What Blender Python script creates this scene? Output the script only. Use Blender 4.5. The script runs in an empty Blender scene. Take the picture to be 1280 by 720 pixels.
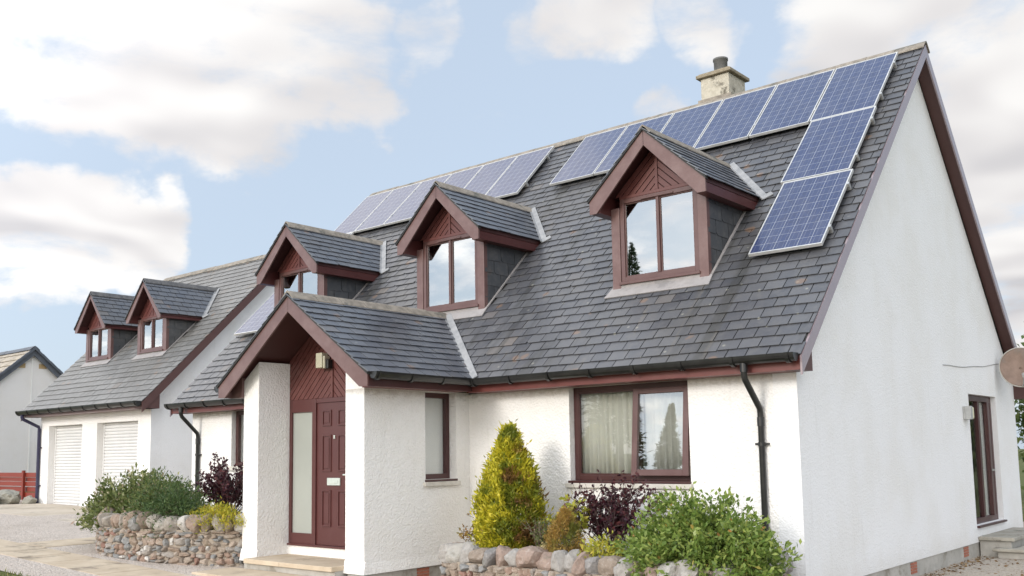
import bpy, bmesh, math, random
import numpy as np
from mathutils import Vector, Matrix, noise

random.seed(7)
rng = np.random.default_rng(7)
R = math.radians
C = bpy.context.scene.collection
scene = bpy.context.scene

# ------------------------------------------------------------------ materials
def new_mat(name):
    m = bpy.data.materials.new(name); m.use_nodes = True
    nt = m.node_tree; nt.nodes.clear()
    out = nt.nodes.new('ShaderNodeOutputMaterial')
    return m, nt, out

class G:
    """tiny node helper"""
    def __init__(s, nt): s.nt = nt
    def n(s, t, **kw):
        nd = s.nt.nodes.new('ShaderNode' + t)
        for k, v in kw.items():
            if k == 'inp':
                for a, b in v.items():
                    if isinstance(b, bpy.types.NodeSocket): s.nt.links.new(b, nd.inputs[a])
                    else: nd.inputs[a].default_value = b
            else: setattr(nd, k, v)
        return nd
    def link(s, a, b): s.nt.links.new(a, b)
    def math(s, op, a, b=None, c=None, clamp=False):
        nd = s.nt.nodes.new('ShaderNodeMath'); nd.operation = op; nd.use_clamp = clamp
        for i, v in enumerate((a, b, c)):
            if v is None: continue
            if isinstance(v, bpy.types.NodeSocket): s.nt.links.new(v, nd.inputs[i])
            else: nd.inputs[i].default_value = v
        return nd.outputs[0]
    def mix(s, f, a, b, blend='MIX'):
        nd = s.nt.nodes.new('ShaderNodeMix'); nd.data_type = 'RGBA'; nd.blend_type = blend
        for i, v in ((0, f), (6, a), (7, b)):
            if isinstance(v, bpy.types.NodeSocket): s.nt.links.new(v, nd.inputs[i])
            elif i == 0: nd.inputs[0].default_value = v
            else: nd.inputs[i].default_value = (*v, 1) if len(v) == 3 else v
        return nd.outputs[2]
    def noise(s, vec, scale, detail=3, rough=.5):
        nd = s.n('TexNoise', inp={'Scale': scale, 'Detail': detail, 'Roughness': rough})
        if vec is not None: s.link(vec, nd.inputs['Vector'])
        return nd.outputs['Fac']
    def ramp(s, f, stops, interp='LINEAR'):
        nd = s.n('ValToRGB'); s.link(f, nd.inputs[0]); cr = nd.color_ramp; cr.interpolation = interp
        while len(cr.elements) < len(stops): cr.elements.new(.5)
        for e, (p, c) in zip(cr.elements, stops):
            e.position = p; e.color = (*c, 1) if len(c) == 3 else c
        return nd.outputs[0]
    def smooth(s, f, a, b, lo=0., hi=1.):
        nd = s.n('MapRange', interpolation_type='SMOOTHSTEP')
        s.link(f, nd.inputs[0])
        for i, v in zip((1, 2, 3, 4), (a, b, lo, hi)): nd.inputs[i].default_value = v
        return nd.outputs[0]
    def pos(s): return s.n('NewGeometry').outputs['Position']
    def island(s): return s.n('NewGeometry').outputs['Random Per Island']
    def scale(s, vec, sc):
        nd = s.n('Mapping'); s.link(vec, nd.inputs[0]); nd.inputs['Scale'].default_value = sc
        return nd.outputs[0]
    def bump(s, h, strength=.3, dist=.01):
        return s.n('Bump', inp={'Height': h, 'Strength': strength, 'Distance': dist}).outputs[0]

def principled(g, out, col, rough=.6, normal=None, spec=.5, metal=0., coat=0., coat_rough=.05):
    b = g.n('BsdfPrincipled')
    for k, v in (('Base Color', col), ('Roughness', rough), ('Normal', normal), ('Metallic', metal),
                 ('Specular IOR Level', spec), ('Coat Weight', coat), ('Coat Roughness', coat_rough)):
        if v is None: continue
        if isinstance(v, bpy.types.NodeSocket): g.link(v, b.inputs[k])
        elif k == 'Base Color': b.inputs[k].default_value = (*v, 1)
        else: b.inputs[k].default_value = v
    g.link(b.outputs[0], out.inputs[0])
    return b

def harling(name, base, grain=42., strength=.55, band=True):
    m, nt, out = new_mat(name); g = G(nt); p = g.pos()
    v = g.n('TexVoronoi', feature='SMOOTH_F1', inp={'Scale': grain, 'Smoothness': .6}); g.link(p, v.inputs['Vector'])
    h = g.math('ADD', g.math('MULTIPLY', v.outputs['Distance'], .8), g.noise(p, grain * .45, 4, .6))
    big = g.noise(p, 1.1, 4, .6)
    streak = g.noise(g.scale(p, (5, 5, .5)), 1.4, 5, .65)
    col = g.mix(g.smooth(big, .35, .75), base, tuple(c * f for c, f in zip(base, (.95, .94, .915))))
    col = g.mix(g.math('MULTIPLY', g.smooth(streak, .56, .80), .30), col, (.60, .58, .54))
    fine = g.noise(p, grain * 1.2, 2, .5)
    col = g.mix(g.math('MULTIPLY', g.smooth(fine, .58, .72), .16), col, (.45, .43, .40))
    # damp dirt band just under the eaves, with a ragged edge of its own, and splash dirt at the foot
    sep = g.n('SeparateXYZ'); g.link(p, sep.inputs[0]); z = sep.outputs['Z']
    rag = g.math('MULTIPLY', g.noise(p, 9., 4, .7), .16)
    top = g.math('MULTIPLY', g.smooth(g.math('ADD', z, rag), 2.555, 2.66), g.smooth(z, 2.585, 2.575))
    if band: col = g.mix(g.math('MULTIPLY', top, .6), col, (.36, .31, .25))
    foot = g.smooth(g.math('ADD', z, g.math('MULTIPLY', g.noise(p, 6., 4, .7), .5)), .75, .45)
    col = g.mix(g.math('MULTIPLY', foot, .16), col, (.50, .45, .37))
    principled(g, out, col, .92, g.bump(h, strength, .014), .2)
    return m

def slate(name, base_lo, base_hi, rough=(.36, .55), lichen=.5, streaks=True, rust=.02):
    m, nt, out = new_mat(name); g = G(nt); p = g.pos(); r = g.island()
    col = g.ramp(r, [(0, base_lo), (.45, tuple((a + b) / 2 for a, b in zip(base_lo, base_hi))), (.86, base_hi),
                     (1 - rust, tuple(c * 1.1 for c in base_hi)), (1, (.15, .125, .105))])
    n1 = g.noise(p, 7., 5, .65)
    col = g.mix(g.math('MULTIPLY', g.smooth(n1, .42, .74), .5), col, (.125, .12, .115))
    if streaks:
        # runs of algae down the slope
        st = g.noise(g.scale(p, (2.6, .22, .22)), 1.0, 5, .6)
        col = g.mix(g.math('MULTIPLY', g.smooth(st, .54, .66), .62), col, (.034, .034, .030))
        st2 = g.noise(g.scale(p, (3.4, .35, .35)), 1.7, 4, .6)
        col = g.mix(g.math('MULTIPLY', g.smooth(st2, .60, .72), .45), col, (.135, .12, .10))
    big = g.noise(p, .55, 3, .5)
    col = g.mix(g.math('MULTIPLY', g.smooth(big, .45, .72), .35), col, (.085, .075, .06))
    li = g.n('TexVoronoi', feature='F1', inp={'Scale': 6.5, 'Randomness': 1.}); g.link(p, li.inputs['Vector'])
    sepc = g.n('SeparateColor'); g.link(li.outputs['Color'], sepc.inputs[0])
    spot = g.math('MULTIPLY', g.smooth(li.outputs['Distance'], .17, .08), g.smooth(sepc.outputs[0], .72, .74))
    col = g.mix(g.math('MULTIPLY', spot, lichen), col, (.34, .33, .27))
    li2 = g.n('TexVoronoi', feature='F1', inp={'Scale': 3.1, 'Randomness': 1.}); g.link(p, li2.inputs['Vector'])
    sep2 = g.n('SeparateColor'); g.link(li2.outputs['Color'], sep2.inputs[0])
    nn = g.math('ADD', li2.outputs['Distance'], g.math('MULTIPLY', g.noise(p, 14., 3, .6), .35))
    spot2 = g.math('MULTIPLY', g.smooth(nn, .42, .30), g.smooth(sep2.outputs[1], .70, .72))
    col = g.mix(g.math('MULTIPLY', spot2, lichen * .9), col, (.26, .15, .08))
    h = g.math('ADD', g.noise(p, 16., 5, .65), g.math('MULTIPLY', r, .3))
    ro = g.math('ADD', g.math('MULTIPLY', g.noise(p, 4., 4, .6), rough[1] - rough[0]), rough[0])
    ro = g.math('ADD', ro, g.math('MULTIPLY', r, .10))
    principled(g, out, col, ro, g.bump(h, .35, .006), .8)
    return m

def paint(name, base, rough=.45, fade=.25, fadecol=(.3, .2, .19), spec=.5, grain=True):
    m, nt, out = new_mat(name); g = G(nt); p = g.pos()
    n1 = g.noise(p, 3.5, 5, .65); n2 = g.noise(g.scale(p, (1, 1, 1)), 38., 3, .6)
    col = g.mix(g.math('MULTIPLY', g.smooth(n1, .35, .75), fade), base, fadecol)
    col = g.mix(g.math('MULTIPLY', g.smooth(n2, .55, .8), .3), col, tuple(c * .6 for c in base))
    ro = g.math('ADD', g.math('MULTIPLY', n1, .25), rough - .1)
    principled(g, out, col, ro, g.bump(n2, .12, .003) if grain else None, spec)
    return m

def mottled(name, a, b, scale=6., rough=.8, bs=.3, bd=.01, spec=.4, metal=0., c=None, cs=2.):
    m, nt, out = new_mat(name); g = G(nt); p = g.pos()
    n1 = g.noise(p, scale, 6, .65)
    col = g.mix(g.smooth(n1, .3, .7), a, b)
    if c is not None:
        n3 = g.noise(p, cs, 5, .7); col = g.mix(g.smooth(n3, .52, .68), col, c)
    principled(g, out, col, rough, g.bump(g.noise(p, scale * 4, 5, .7), bs, bd), spec, metal)
    return m

def stones(name, stops, scale=22.):
    m, nt, out = new_mat(name); g = G(nt); p = g.pos(); r = g.island()
    col = g.ramp(r, stops, 'CONSTANT')
    n1 = g.noise(p, scale, 6, .7); n2 = g.noise(p, 5., 4, .6)
    col = g.mix(g.math('MULTIPLY', g.smooth(n1, .48, .72), .45), col, (.14, .125, .11))
    col = g.mix(g.math('MULTIPLY', g.smooth(n1, .50, .30), .35), col, (.50, .47, .43))
    col = g.mix(g.math('MULTIPLY', g.smooth(n2, .58, .72), .35), col, (.15, .14, .09))
    h = g.math('ADD', g.noise(p, 28., 6, .7), g.noise(p, 9., 4, .6))
    principled(g, out, col, .88, g.bump(h, .6, .02), .3)
    return m

def leaf_mat(name, stops, rough=.45, trans=.35, patch=None, spec=.35):
    m, nt, out = new_mat(name); g = G(nt); p = g.pos(); r = g.island()
    col = g.ramp(r, stops)
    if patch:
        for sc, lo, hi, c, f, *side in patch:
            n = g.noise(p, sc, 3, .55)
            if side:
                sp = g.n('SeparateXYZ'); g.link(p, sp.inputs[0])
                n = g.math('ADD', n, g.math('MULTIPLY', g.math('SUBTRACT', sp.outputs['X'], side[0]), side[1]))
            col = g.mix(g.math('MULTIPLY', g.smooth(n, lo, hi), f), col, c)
    b = principled(g, out, col, rough, None, spec)
    t = g.n('BsdfTranslucent'); g.link(g.mix(.5, col, (1, 1, 1), 'SOFT_LIGHT'), t.inputs[0])
    mx = g.n('MixShader'); mx.inputs[0].default_value = trans
    g.link(b.outputs[0], mx.inputs[1]); g.link(t.outputs[0], mx.inputs[2]); g.link(mx.outputs[0], out.inputs[0])
    return m

def glass(name, refl, tint=(.96, .97, .965), rough=0.0, wave=.0):
    m, nt, out = new_mat(name); g = G(nt)
    t = g.n('BsdfTransparent'); t.inputs[0].default_value = (*tint, 1)
    gl = g.n('BsdfGlossy'); gl.inputs['Roughness'].default_value = rough; gl.inputs[0].default_value = (.95, .97, .97, 1)
    if wave:
        g.link(g.bump(g.noise(g.pos(), 1.6, 2, .5), wave, .02), gl.inputs['Normal'])
    lw = g.n('LayerWeight', inp={'Blend': .35})
    f = g.math('ADD', g.math('MULTIPLY', lw.outputs['Fresnel'], 1 - refl), refl, clamp=True)
    f = g.math('MULTIPLY', f, g.math('SUBTRACT', 1., g.n('NewGeometry').outputs['Backfacing']))   # the far face of the pane only lets light through
    mx = g.n('MixShader'); g.link(f, mx.inputs[0]); g.link(t.outputs[0], mx.inputs[1]); g.link(gl.outputs[0], mx.inputs[2])
    g.link(mx.outputs[0], out.inputs[0])
    return m

M = {}
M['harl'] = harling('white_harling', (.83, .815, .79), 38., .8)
M['harl_plain'] = harling('white_harling_plain', (.83, .815, .79), 38., .8, False)
M['harl_gable'] = harling('white_harling_shade_cooled', (.82, .82, .82), 50., .4, False)  # same white as the front; cool tone of shade put into its colour
M['harl_grey'] = harling('grey_harling', (.76, .73, .71), 60., .5, False)
M['slate'] = slate('roof_slate', (.058, .060, .069), (.093, .094, .101), (.28, .40))
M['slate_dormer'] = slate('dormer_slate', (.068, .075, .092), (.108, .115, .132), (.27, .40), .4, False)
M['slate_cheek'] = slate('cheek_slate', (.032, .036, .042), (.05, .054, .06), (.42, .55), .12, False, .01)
M['slate_garage'] = slate('garage_slate', (.125, .123, .118), (.18, .176, .168), (.38, .55), .4, False, .03)
M['deck'] = mottled('roof_underlay', (.03, .03, .03), (.045, .043, .04), 8)
M['ridge'] = mottled('ridge_tile', (.20, .175, .145), (.33, .29, .24), 9, .9, .5, .012, .3, 0, (.12, .12, .105), 3.)
M['ridge_dark'] = mottled('dark_ridge_tile', (.08, .08, .085), (.15, .145, .14), 8, .8, .4, .01)
M['barge'] = paint('faded_maroon_timber', (.128, .066, .059), .38, .65, (.205, .132, .122))
M['barge_gable'] = paint('sky_sheen_bargeboard_timber', (.25, .19, .205), .2, .4, (.33, .27, .285), .9)  # maroon board; its sky reflection is mixed into this paler lilac colour
M['fascia'] = paint('red_fascia_timber', (.135, .032, .027), .42, .4, (.185, .075, .062))
M['fascia_dark'] = paint('shade_darkened_fascia', (.075, .020, .018), .36, .35, (.115, .04, .036))  # maroon fascia, colour darkened to carry the shade on the dormer sides
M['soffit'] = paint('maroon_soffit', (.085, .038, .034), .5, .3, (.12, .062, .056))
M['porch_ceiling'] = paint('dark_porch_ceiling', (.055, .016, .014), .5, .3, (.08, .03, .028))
M['board'] = paint('maroon_chevron_board', (.112, .034, .029), .42, .5, (.165, .066, .058))
M['groove'] = mottled('board_groove', (.03, .008, .008), (.04, .012, .012))
M['frame'] = paint('maroon_window_frame', (.102, .048, .043), .34, .5, (.16, .09, .082))
M['frame_dark'] = paint('dark_window_frame', (.056, .019, .018), .34, .35, (.088, .036, .034))
M['door'] = paint('maroon_door_paint', (.088, .027, .025), .33, .3, (.12, .046, .042))
M['pvc'] = mottled('black_gutter_plastic', (.009, .009, .009), (.02, .02, .019), 5, .30, .03, .002, .5)
M['pvc_blue'] = mottled('navy_downpipe_plastic', (.018, .016, .05), (.03, .028, .065), 5, .35, .03, .002, .5)
M['lead'] = mottled('lead_flashing', (.235, .24, .245), (.35, .35, .35), 7, .55, .35, .01, .4, .0, (.30, .30, .30), 5.)
M['apron'] = mottled('painted_lead_apron', (.28, .26, .25), (.36, .335, .325), 6, .55, .25, .01, .4, 0, (.23, .215, .21), 3.)
M['sill'] = mottled('concrete_sill', (.52, .49, .43), (.62, .59, .53), 9, .9, .3, .006)
M['concrete'] = mottled('plinth_concrete', (.36, .345, .31), (.50, .48, .44), 4, .9, .4, .01, .3, 0, (.27, .25, .21), 2.)
M['slab'] = mottled('paving_slab', (.46, .37, .265), (.57, .475, .355), 2.2, .88, .35, .01, .35, 0, (.25, .205, .155), 1.6)
M['mossy'] = mottled('mossy_concrete_step', (.30, .28, .235), (.42, .395, .34), 5, .92, .45, .012, .3, 0, (.15, .135, .11), 2.6)
M['apron_conc'] = mottled('driveway_concrete', (.48, .41, .32), (.57, .50, .41), 1.2, .9, .3, .01, .3, 0, (.33, .285, .225), 1.1)
M['brick'] = mottled('red_air_brick', (.34, .12, .075), (.42, .17, .11), 14, .9)
M['shutter'] = mottled('white_roller_shutter', (.66, .655, .64), (.71, .705, .69), 2, .42, .03, .002, .5)
M['alu'] = mottled('panel_frame_aluminium', (.60, .60, .58), (.72, .71, .69), 12, .42, .1, .002, .5, .55)
M['rail'] = mottled('mounting_rail_aluminium', (.48, .48, .47), (.60, .60, .58), 12, .4, .1, .002, .5, .7)
M['chim'] = mottled('chimney_render', (.44, .40, .32), (.56, .52, .43), 14, .95, .6, .02, .2, 0, (.15, .135, .105), 3.6)
M['chim_cap'] = mottled('chimney_cap_stone', (.22, .185, .13), (.34, .29, .21), 11, .95, .6, .015, .2, 0, (.10, .09, .07), 5.)
M['pot'] = mottled('grey_chimney_pot', (.10, .10, .098), (.15, .148, .14), 8, .7)
M['white_plastic'] = mottled('cream_plastic', (.50, .475, .36), (.57, .545, .43), 10, .4, .05, .002)
M['black'] = mottled('black_plastic', (.015, .015, .015), (.025, .025, .025), 10, .4)
M['lamp_grey'] = mottled('lamp_metal', (.40, .40, .39), (.52, .52, .50), 10, .4, .1, .002, .5, .4)
M['lens'] = mottled('lamp_lens', (.66, .64, .42), (.72, .70, .50), 9, .25)
M['brass'] = mottled('worn_silver_metal', (.55, .60, .55), (.66, .70, .64), 20, .35, .1, .002, .5, .3)
M['dish'] = mottled('weathered_dish', (.20, .135, .10), (.28, .195, .15), 4, .6, .15, .004, .4, 0, (.20, .165, .14), 2.5)
M['dish_rim'] = mottled('dish_rim_metal', (.40, .38, .33), (.52, .50, .45), 6, .5)
M['cable'] = mottled('grey_cable', (.30, .30, .29), (.40, .40, .39), 10, .7)
M['earth'] = mottled('planter_soil', (.06, .045, .03), (.11, .085, .06), 12, .95, .8, .03)
M['mortar'] = mottled('mortar', (.30, .25, .195), (.40, .34, .275), 15, .95, .7, .02)
M['fence_red'] = paint('red_fence_stain', (.20, .026, .012), .5, .35, (.25, .05, .028))
M['bark'] = mottled('shrub_bark', (.10, .07, .05), (.17, .13, .10), 20, .9)
M['bark_purple'] = mottled('dark_twig', (.065, .04, .04), (.11, .075, .065), 20, .85)
M['nb_tile'] = stones('neighbour_roof_tile', [(0, (.36, .31, .245)), (.3, (.43, .375, .30)), (.7, (.40, .35, .29))], 8.)
M['nb_trim'] = mottled('neighbour_blue_grey_trim', (.075, .085, .105), (.11, .12, .14), 6, .6)
M['vent'] = mottled('ochre_vent', (.40, .28, .14), (.46, .33, .18), 12, .8)
M['room'] = mottled('room_plaster', (.55, .53, .49), (.60, .58, .54), 3, .9)

def curtain_mat():
    m, nt, out = new_mat('sheer_curtain'); g = G(nt); p = g.pos()
    n = g.noise(g.scale(p, (14, 1, .4)), 1.5, 3, .6)
    col = g.mix(n, (.60, .59, .52), (.72, .71, .64))
    d = g.n('BsdfDiffuse'); g.link(col, d.inputs[0]); t = g.n('BsdfTranslucent'); g.link(col, t.inputs[0])
    mx = g.n('MixShader'); mx.inputs[0].default_value = .22
    g.link(d.outputs[0], mx.inputs[1]); g.link(t.outputs[0], mx.inputs[2]); g.link(mx.outputs[0], out.inputs[0])
    return m
M['curtain'] = curtain_mat()
M['glass_dormer'] = glass('dormer_glass', .36, (.8, .85, .85), 0., .012)
M['glass_clear'] = glass('clear_glass', .07)
M['glass_sash'] = glass('tilted_sash_glass', .22, (.95, .96, .96), 0., .008)
M['glass_patio'] = glass('patio_glass', .0, (.95, .96, .95))
def frosted():
    m, nt, out = new_mat('obscured_glass'); g = G(nt); p = g.pos()
    n = g.noise(p, 60., 3, .6)
    col = g.mix(g.noise(g.scale(p, (1, 1, .8)), 1.6, 3, .5), (.30, .315, .285), (.40, .415, .375))
    principled(g, out, col, .22, g.bump(n, .25, .004), .5)
    return m
M['frosted'] = frosted()

def panel_cells():
    m, nt, out = new_mat('solar_cells'); g = G(nt)
    tc = g.n('TexCoord'); o = tc.outputs['Object']
    sep = g.n('SeparateXYZ'); g.link(o, sep.inputs[0]); x, y = sep.outputs['X'], sep.outputs['Y']
    cs = .152
    def cellfrac(v, off, pitch): return g.math('FRACT', g.math('ADD', g.math('DIVIDE', v, pitch), off))
    px, py = .1535, .1585
    fx = cellfrac(x, 3., px); fy = cellfrac(y, .0, py)
    def edge(f, w): # 1 near the border of the cell
        return g.math('GREATER_THAN', g.math('ABSOLUTE', g.math('SUBTRACT', f, .5)), .5 - w)
    gap = g.math('MAXIMUM', edge(fx, .017), edge(fy, .013))
    def bus(c, w): return g.math('LESS_THAN', g.math('ABSOLUTE', g.math('SUBTRACT', fx, c)), w)
    bb = g.math('MAXIMUM', bus(.27, .008), bus(.73, .008))
    # multicrystalline flakes + one tone per cell
    v = g.n('TexVoronoi', feature='F1', inp={'Scale': 34.}); g.link(o, v.inputs['Vector'])
    fl = g.n('SeparateColor'); g.link(v.outputs['Color'], fl.inputs[0])
    cellv = g.n('CombineXYZ'); g.link(g.math('FLOOR', g.math('ADD', g.math('DIVIDE', x, px), 3.)), cellv.inputs[0])
    g.link(g.math('FLOOR', g.math('DIVIDE', y, py)), cellv.inputs[1])
    oi = g.n('ObjectInfo'); g.link(oi.outputs['Random'], cellv.inputs[2])
    wn = g.n('TexWhiteNoise'); g.link(cellv.outputs[0], wn.inputs[0])
    col = g.mix(fl.outputs[0], (.005, .014, .066), (.010, .025, .102))
    col = g.mix(g.math('MULTIPLY', wn.outputs['Value'], .5), col, (.018, .034, .105))
    col = g.mix(g.math('MULTIPLY', bb, .55), col, (.28, .30, .35))
    col = g.mix(g.math('MULTIPLY', gap, .85), col, (.38, .40, .44))
    # white border of the backsheet
    bx = g.math('GREATER_THAN', g.math('ABSOLUTE', x), 3 * px + .002)
    by = g.math('MAXIMUM', g.math('LESS_THAN', y, 0.), g.math('GREATER_THAN', y, 10 * py))
    col = g.mix(g.math('MAXIMUM', bx, by), col, (.5, .52, .55))
    dust = g.noise(g.scale(o, (1, .6, 1)), 3., 5, .65)
    col = g.mix(g.math('MULTIPLY', g.smooth(dust, .4, .8), .10), col, (.34, .33, .32))
    b = principled(g, out, col, .5, None, .3, 0., 1., .10); b.inputs['Coat IOR'].default_value = 1.44
    return m
M['cells'] = panel_cells()

STONE_STOPS = [(0, (.31, .215, .165)), (.10, (.30, .245, .195)), (.24, (.25, .245, .235)), (.38, (.34, .26, .205)), (.46, (.27, .205, .155)),
               (.56, (.225, .225, .22)), (.66, (.37, .30, .24)), (.76, (.32, .285, .25)), (.87, (.27, .155, .12)), (.91, (.56, .53, .49)), (.95, (.23, .19, .155))]
COPE_STOPS = [(0, (.40, .375, .345)), (.2, (.31, .295, .275)), (.38, (.44, .415, .37)), (.54, (.36, .265, .215)), (.68, (.27, .255, .245)),
              (.80, (.48, .46, .43)), (.9, (.30, .24, .19))]
M['rubble'] = stones('rubble_stone', STONE_STOPS)
M['cope'] = stones('coping_stone', [(p, tuple(c * .86 for c in q)) for p, q in COPE_STOPS])
M['cope_dark'] = stones('brown_coping_stone', [(0, (.30, .265, .225)), (.2, (.25, .235, .215)), (.38, (.38, .345, .30)), (.54, (.29, .215, .165)), (.68, (.23, .22, .205)), (.80, (.50, .47, .43)), (.86, (.24, .185, .14))])
M['boulder'] = stones('grey_boulder', [(0, (.22, .215, .175)), (.5, (.29, .28, .235))])

# ------------------------------------------------------------------ mesh helpers
class MB:
    def __init__(s): s.v = []; s.f = []; s.sm = []
    def add(s, vs, fs, smooth=False):
        o = len(s.v); s.v += [tuple(v) for v in vs]
        s.f += [tuple(i + o for i in f) for f in fs]; s.sm += [smooth] * len(fs)
        return s
    def box(s, x0, x1, y0, y1, z0, z1):
        vs = [(x, y, z) for z in (z0, z1) for y in (y0, y1) for x in (x0, x1)]
        return s.add(vs, [(0, 2, 3, 1), (4, 5, 7, 6), (0, 1, 5, 4), (2, 6, 7, 3), (0, 4, 6, 2), (1, 3, 7, 5)])
    def obox(s, o, a, b, c):
        """box from corner o along vectors a, b, c"""
        o, a, b, c = map(Vector, (o, a, b, c))
        vs = [o + a * i + b * j + c * k for k in (0, 1) for j in (0, 1) for i in (0, 1)]
        fs = [(0, 2, 3, 1), (4, 5, 7, 6), (0, 1, 5, 4), (2, 6, 7, 3), (0, 4, 6, 2), (1, 3, 7, 5)]
        if a.cross(b).dot(c) < 0: fs = [f[::-1] for f in fs]
        return s.add(vs, fs)
    def prism(s, poly, ext):
        """poly: list of 3D points, extruded by ext"""
        e = Vector(ext); n = len(poly); p = [Vector(q) for q in poly]
        nrm = sum(((p[i]).cross(p[(i + 1) % n]) for i in range(n)), Vector())
        if nrm.dot(e) > 0: p = p[::-1]
        vs = p + [q + e for q in p]
        fs = [tuple(range(n)), tuple(range(2 * n - 1, n - 1, -1))]
        fs += [(i, i + n, (i + 1) % n + n, (i + 1) % n)[::-1] for i in range(n)]
        fs = [fs[0], fs[1]] + [f[::-1] for f in fs[2:]]
        fs[2:] = [f[::-1] for f in fs[2:]]
        return s.add(vs, fs)
    def tube(s, pts, r, n=8, caps=True, smooth=True):
        pts = [Vector(p) for p in pts]; rs = r if isinstance(r, (list, tuple)) else [r] * len(pts)
        vs = []; up = Vector((0, 0, 1))
        t0 = (pts[1] - pts[0]).normalized()
        if abs(t0.dot(up)) > .95: up = Vector((0, 1, 0))
        a = t0.cross(up).normalized()
        for i, p in enumerate(pts):
            t = (pts[min(i + 1, len(pts) - 1)] - pts[max(i - 1, 0)]).normalized()
            a = (a - t * a.dot(t)).normalized(); b = t.cross(a)
            for k in range(n):
                an = 2 * math.pi * k / n
                vs.append(p + (a * math.cos(an) + b * math.sin(an)) * rs[i])
        fs = []
        for i in range(len(pts) - 1):
            for k in range(n):
                k2 = (k + 1) % n
                fs.append((i * n + k, i * n + k2, (i + 1) * n + k2, (i + 1) * n + k))
        s.add(vs, fs, smooth)
        if caps:
            s.add(vs[:n], [tuple(range(n))[::-1]]); s.add(vs[-n:], [tuple(range(n))])
        return s
    def build(s, name, mat, parent=None, loc=None, rot=None, bevel=0, local=False):
        """vertices are world coordinates unless local; object origin = parent's origin (or loc)"""
        me = bpy.data.meshes.new(name)
        off = Vector((0, 0, 0))
        if not local:
            if parent is not None: off = world_loc(parent)
            elif loc is not None: off = Vector(loc)
        me.from_pydata([Vector(v) - off for v in s.v], [], s.f)
        me.validate()
        if any(s.sm) and len(me.polygons) == len(s.sm): me.polygons.foreach_set('use_smooth', s.sm)
        if isinstance(mat, str): mat = M[mat]
        me.materials.append(mat)
        o = bpy.data.objects.new(name, me); C.objects.link(o)
        if parent is not None: o.parent = parent
        elif loc is not None: o.location = loc
        if local and loc is not None: o.location = loc
        if rot is not None: o.rotation_euler = rot
        if bevel:
            b = o.modifiers.new('bevel', 'BEVEL'); b.width = bevel; b.segments = 2; b.limit_method = 'ANGLE'; b.angle_limit = R(50)
        return o

def world_loc(o):
    v = Vector((0, 0, 0))
    while o is not None: v += o.location; o = o.parent
    return v
def tag(o, label=None, cat=None, group=None, kind=None):
    if label: o['label'] = label
    if cat: o['category'] = cat
    if group: o['group'] = group
    if kind: o['kind'] = kind
    return o
def empty(name, loc, label=None, cat=None, group=None, parent=None):
    o = bpy.data.objects.new(name, None); C.objects.link(o); o.location = loc; o.empty_display_size = .2
    if parent is not None: o.parent = parent
    return tag(o, label, cat, group)
def copy_tree(o, parent=None):
    c = o.copy(); C.objects.link(c)
    if parent is not None: c.parent = parent
    for ch in list(o.children): copy_tree(ch, c)
    return c

def wall_grid(mb, O, U, V, N, W, H, holes, t):
    """wall of width W along U and height H along V, outer face at O, thickness t against N; holes (u0,u1,v0,v1)"""
    O, U, V, N = map(Vector, (O, U, V, N))
    us = sorted({0, W} | {h[i] for h in holes for i in (0, 1)}); vs = sorted({0, H} | {h[i] for h in holes for i in (2, 3)})
    P = lambda u, v, d=0: O + U * u + V * v - N * d
    flip = U.cross(V).dot(N) < 0
    def q(a, b, c, d): mb.add([a, b, c, d], [(3, 2, 1, 0) if flip else (0, 1, 2, 3)])
    for i in range(len(us) - 1):
        for j in range(len(vs) - 1):
            u0, u1, v0, v1 = us[i], us[i + 1], vs[j], vs[j + 1]
            if any(h[0] <= u0 and u1 <= h[1] and h[2] <= v0 and v1 <= h[3] for h in holes): continue
            q(P(u0, v0), P(u1, v0), P(u1, v1), P(u0, v1))
            q(P(u1, v0, t), P(u0, v0, t), P(u0, v1, t), P(u1, v1, t))
    for (u0, u1, v0, v1) in holes:
        q(P(u0, v0), P(u0, v0, t), P(u0, v1, t), P(u0, v1)) if False else None
        q(P(u0, v1), P(u0, v1, t), P(u0, v0, t), P(u0, v0))
        q(P(u1, v0), P(u1, v0, t), P(u1, v1, t), P(u1, v1))
        if v1 < H: q(P(u1, v1), P(u1, v1, t), P(u0, v1, t), P(u0, v1))
        if v0 > 0: q(P(u0, v0), P(u0, v0, t), P(u1, v0, t), P(u1, v0))
    q(P(0, 0), P(0, H), P(0, H, t), P(0, 0, t)) if False else None
    q(P(0, H, t), P(0, 0, t), P(0, 0), P(0, H)); q(P(W, 0, t), P(W, H, t), P(W, H), P(W, 0))
    q(P(0, H), P(W, H), P(W, H, t), P(0, H, t)); q(P(0, 0, t), P(W, 0, t), P(W, 0), P(0, 0))

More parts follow.
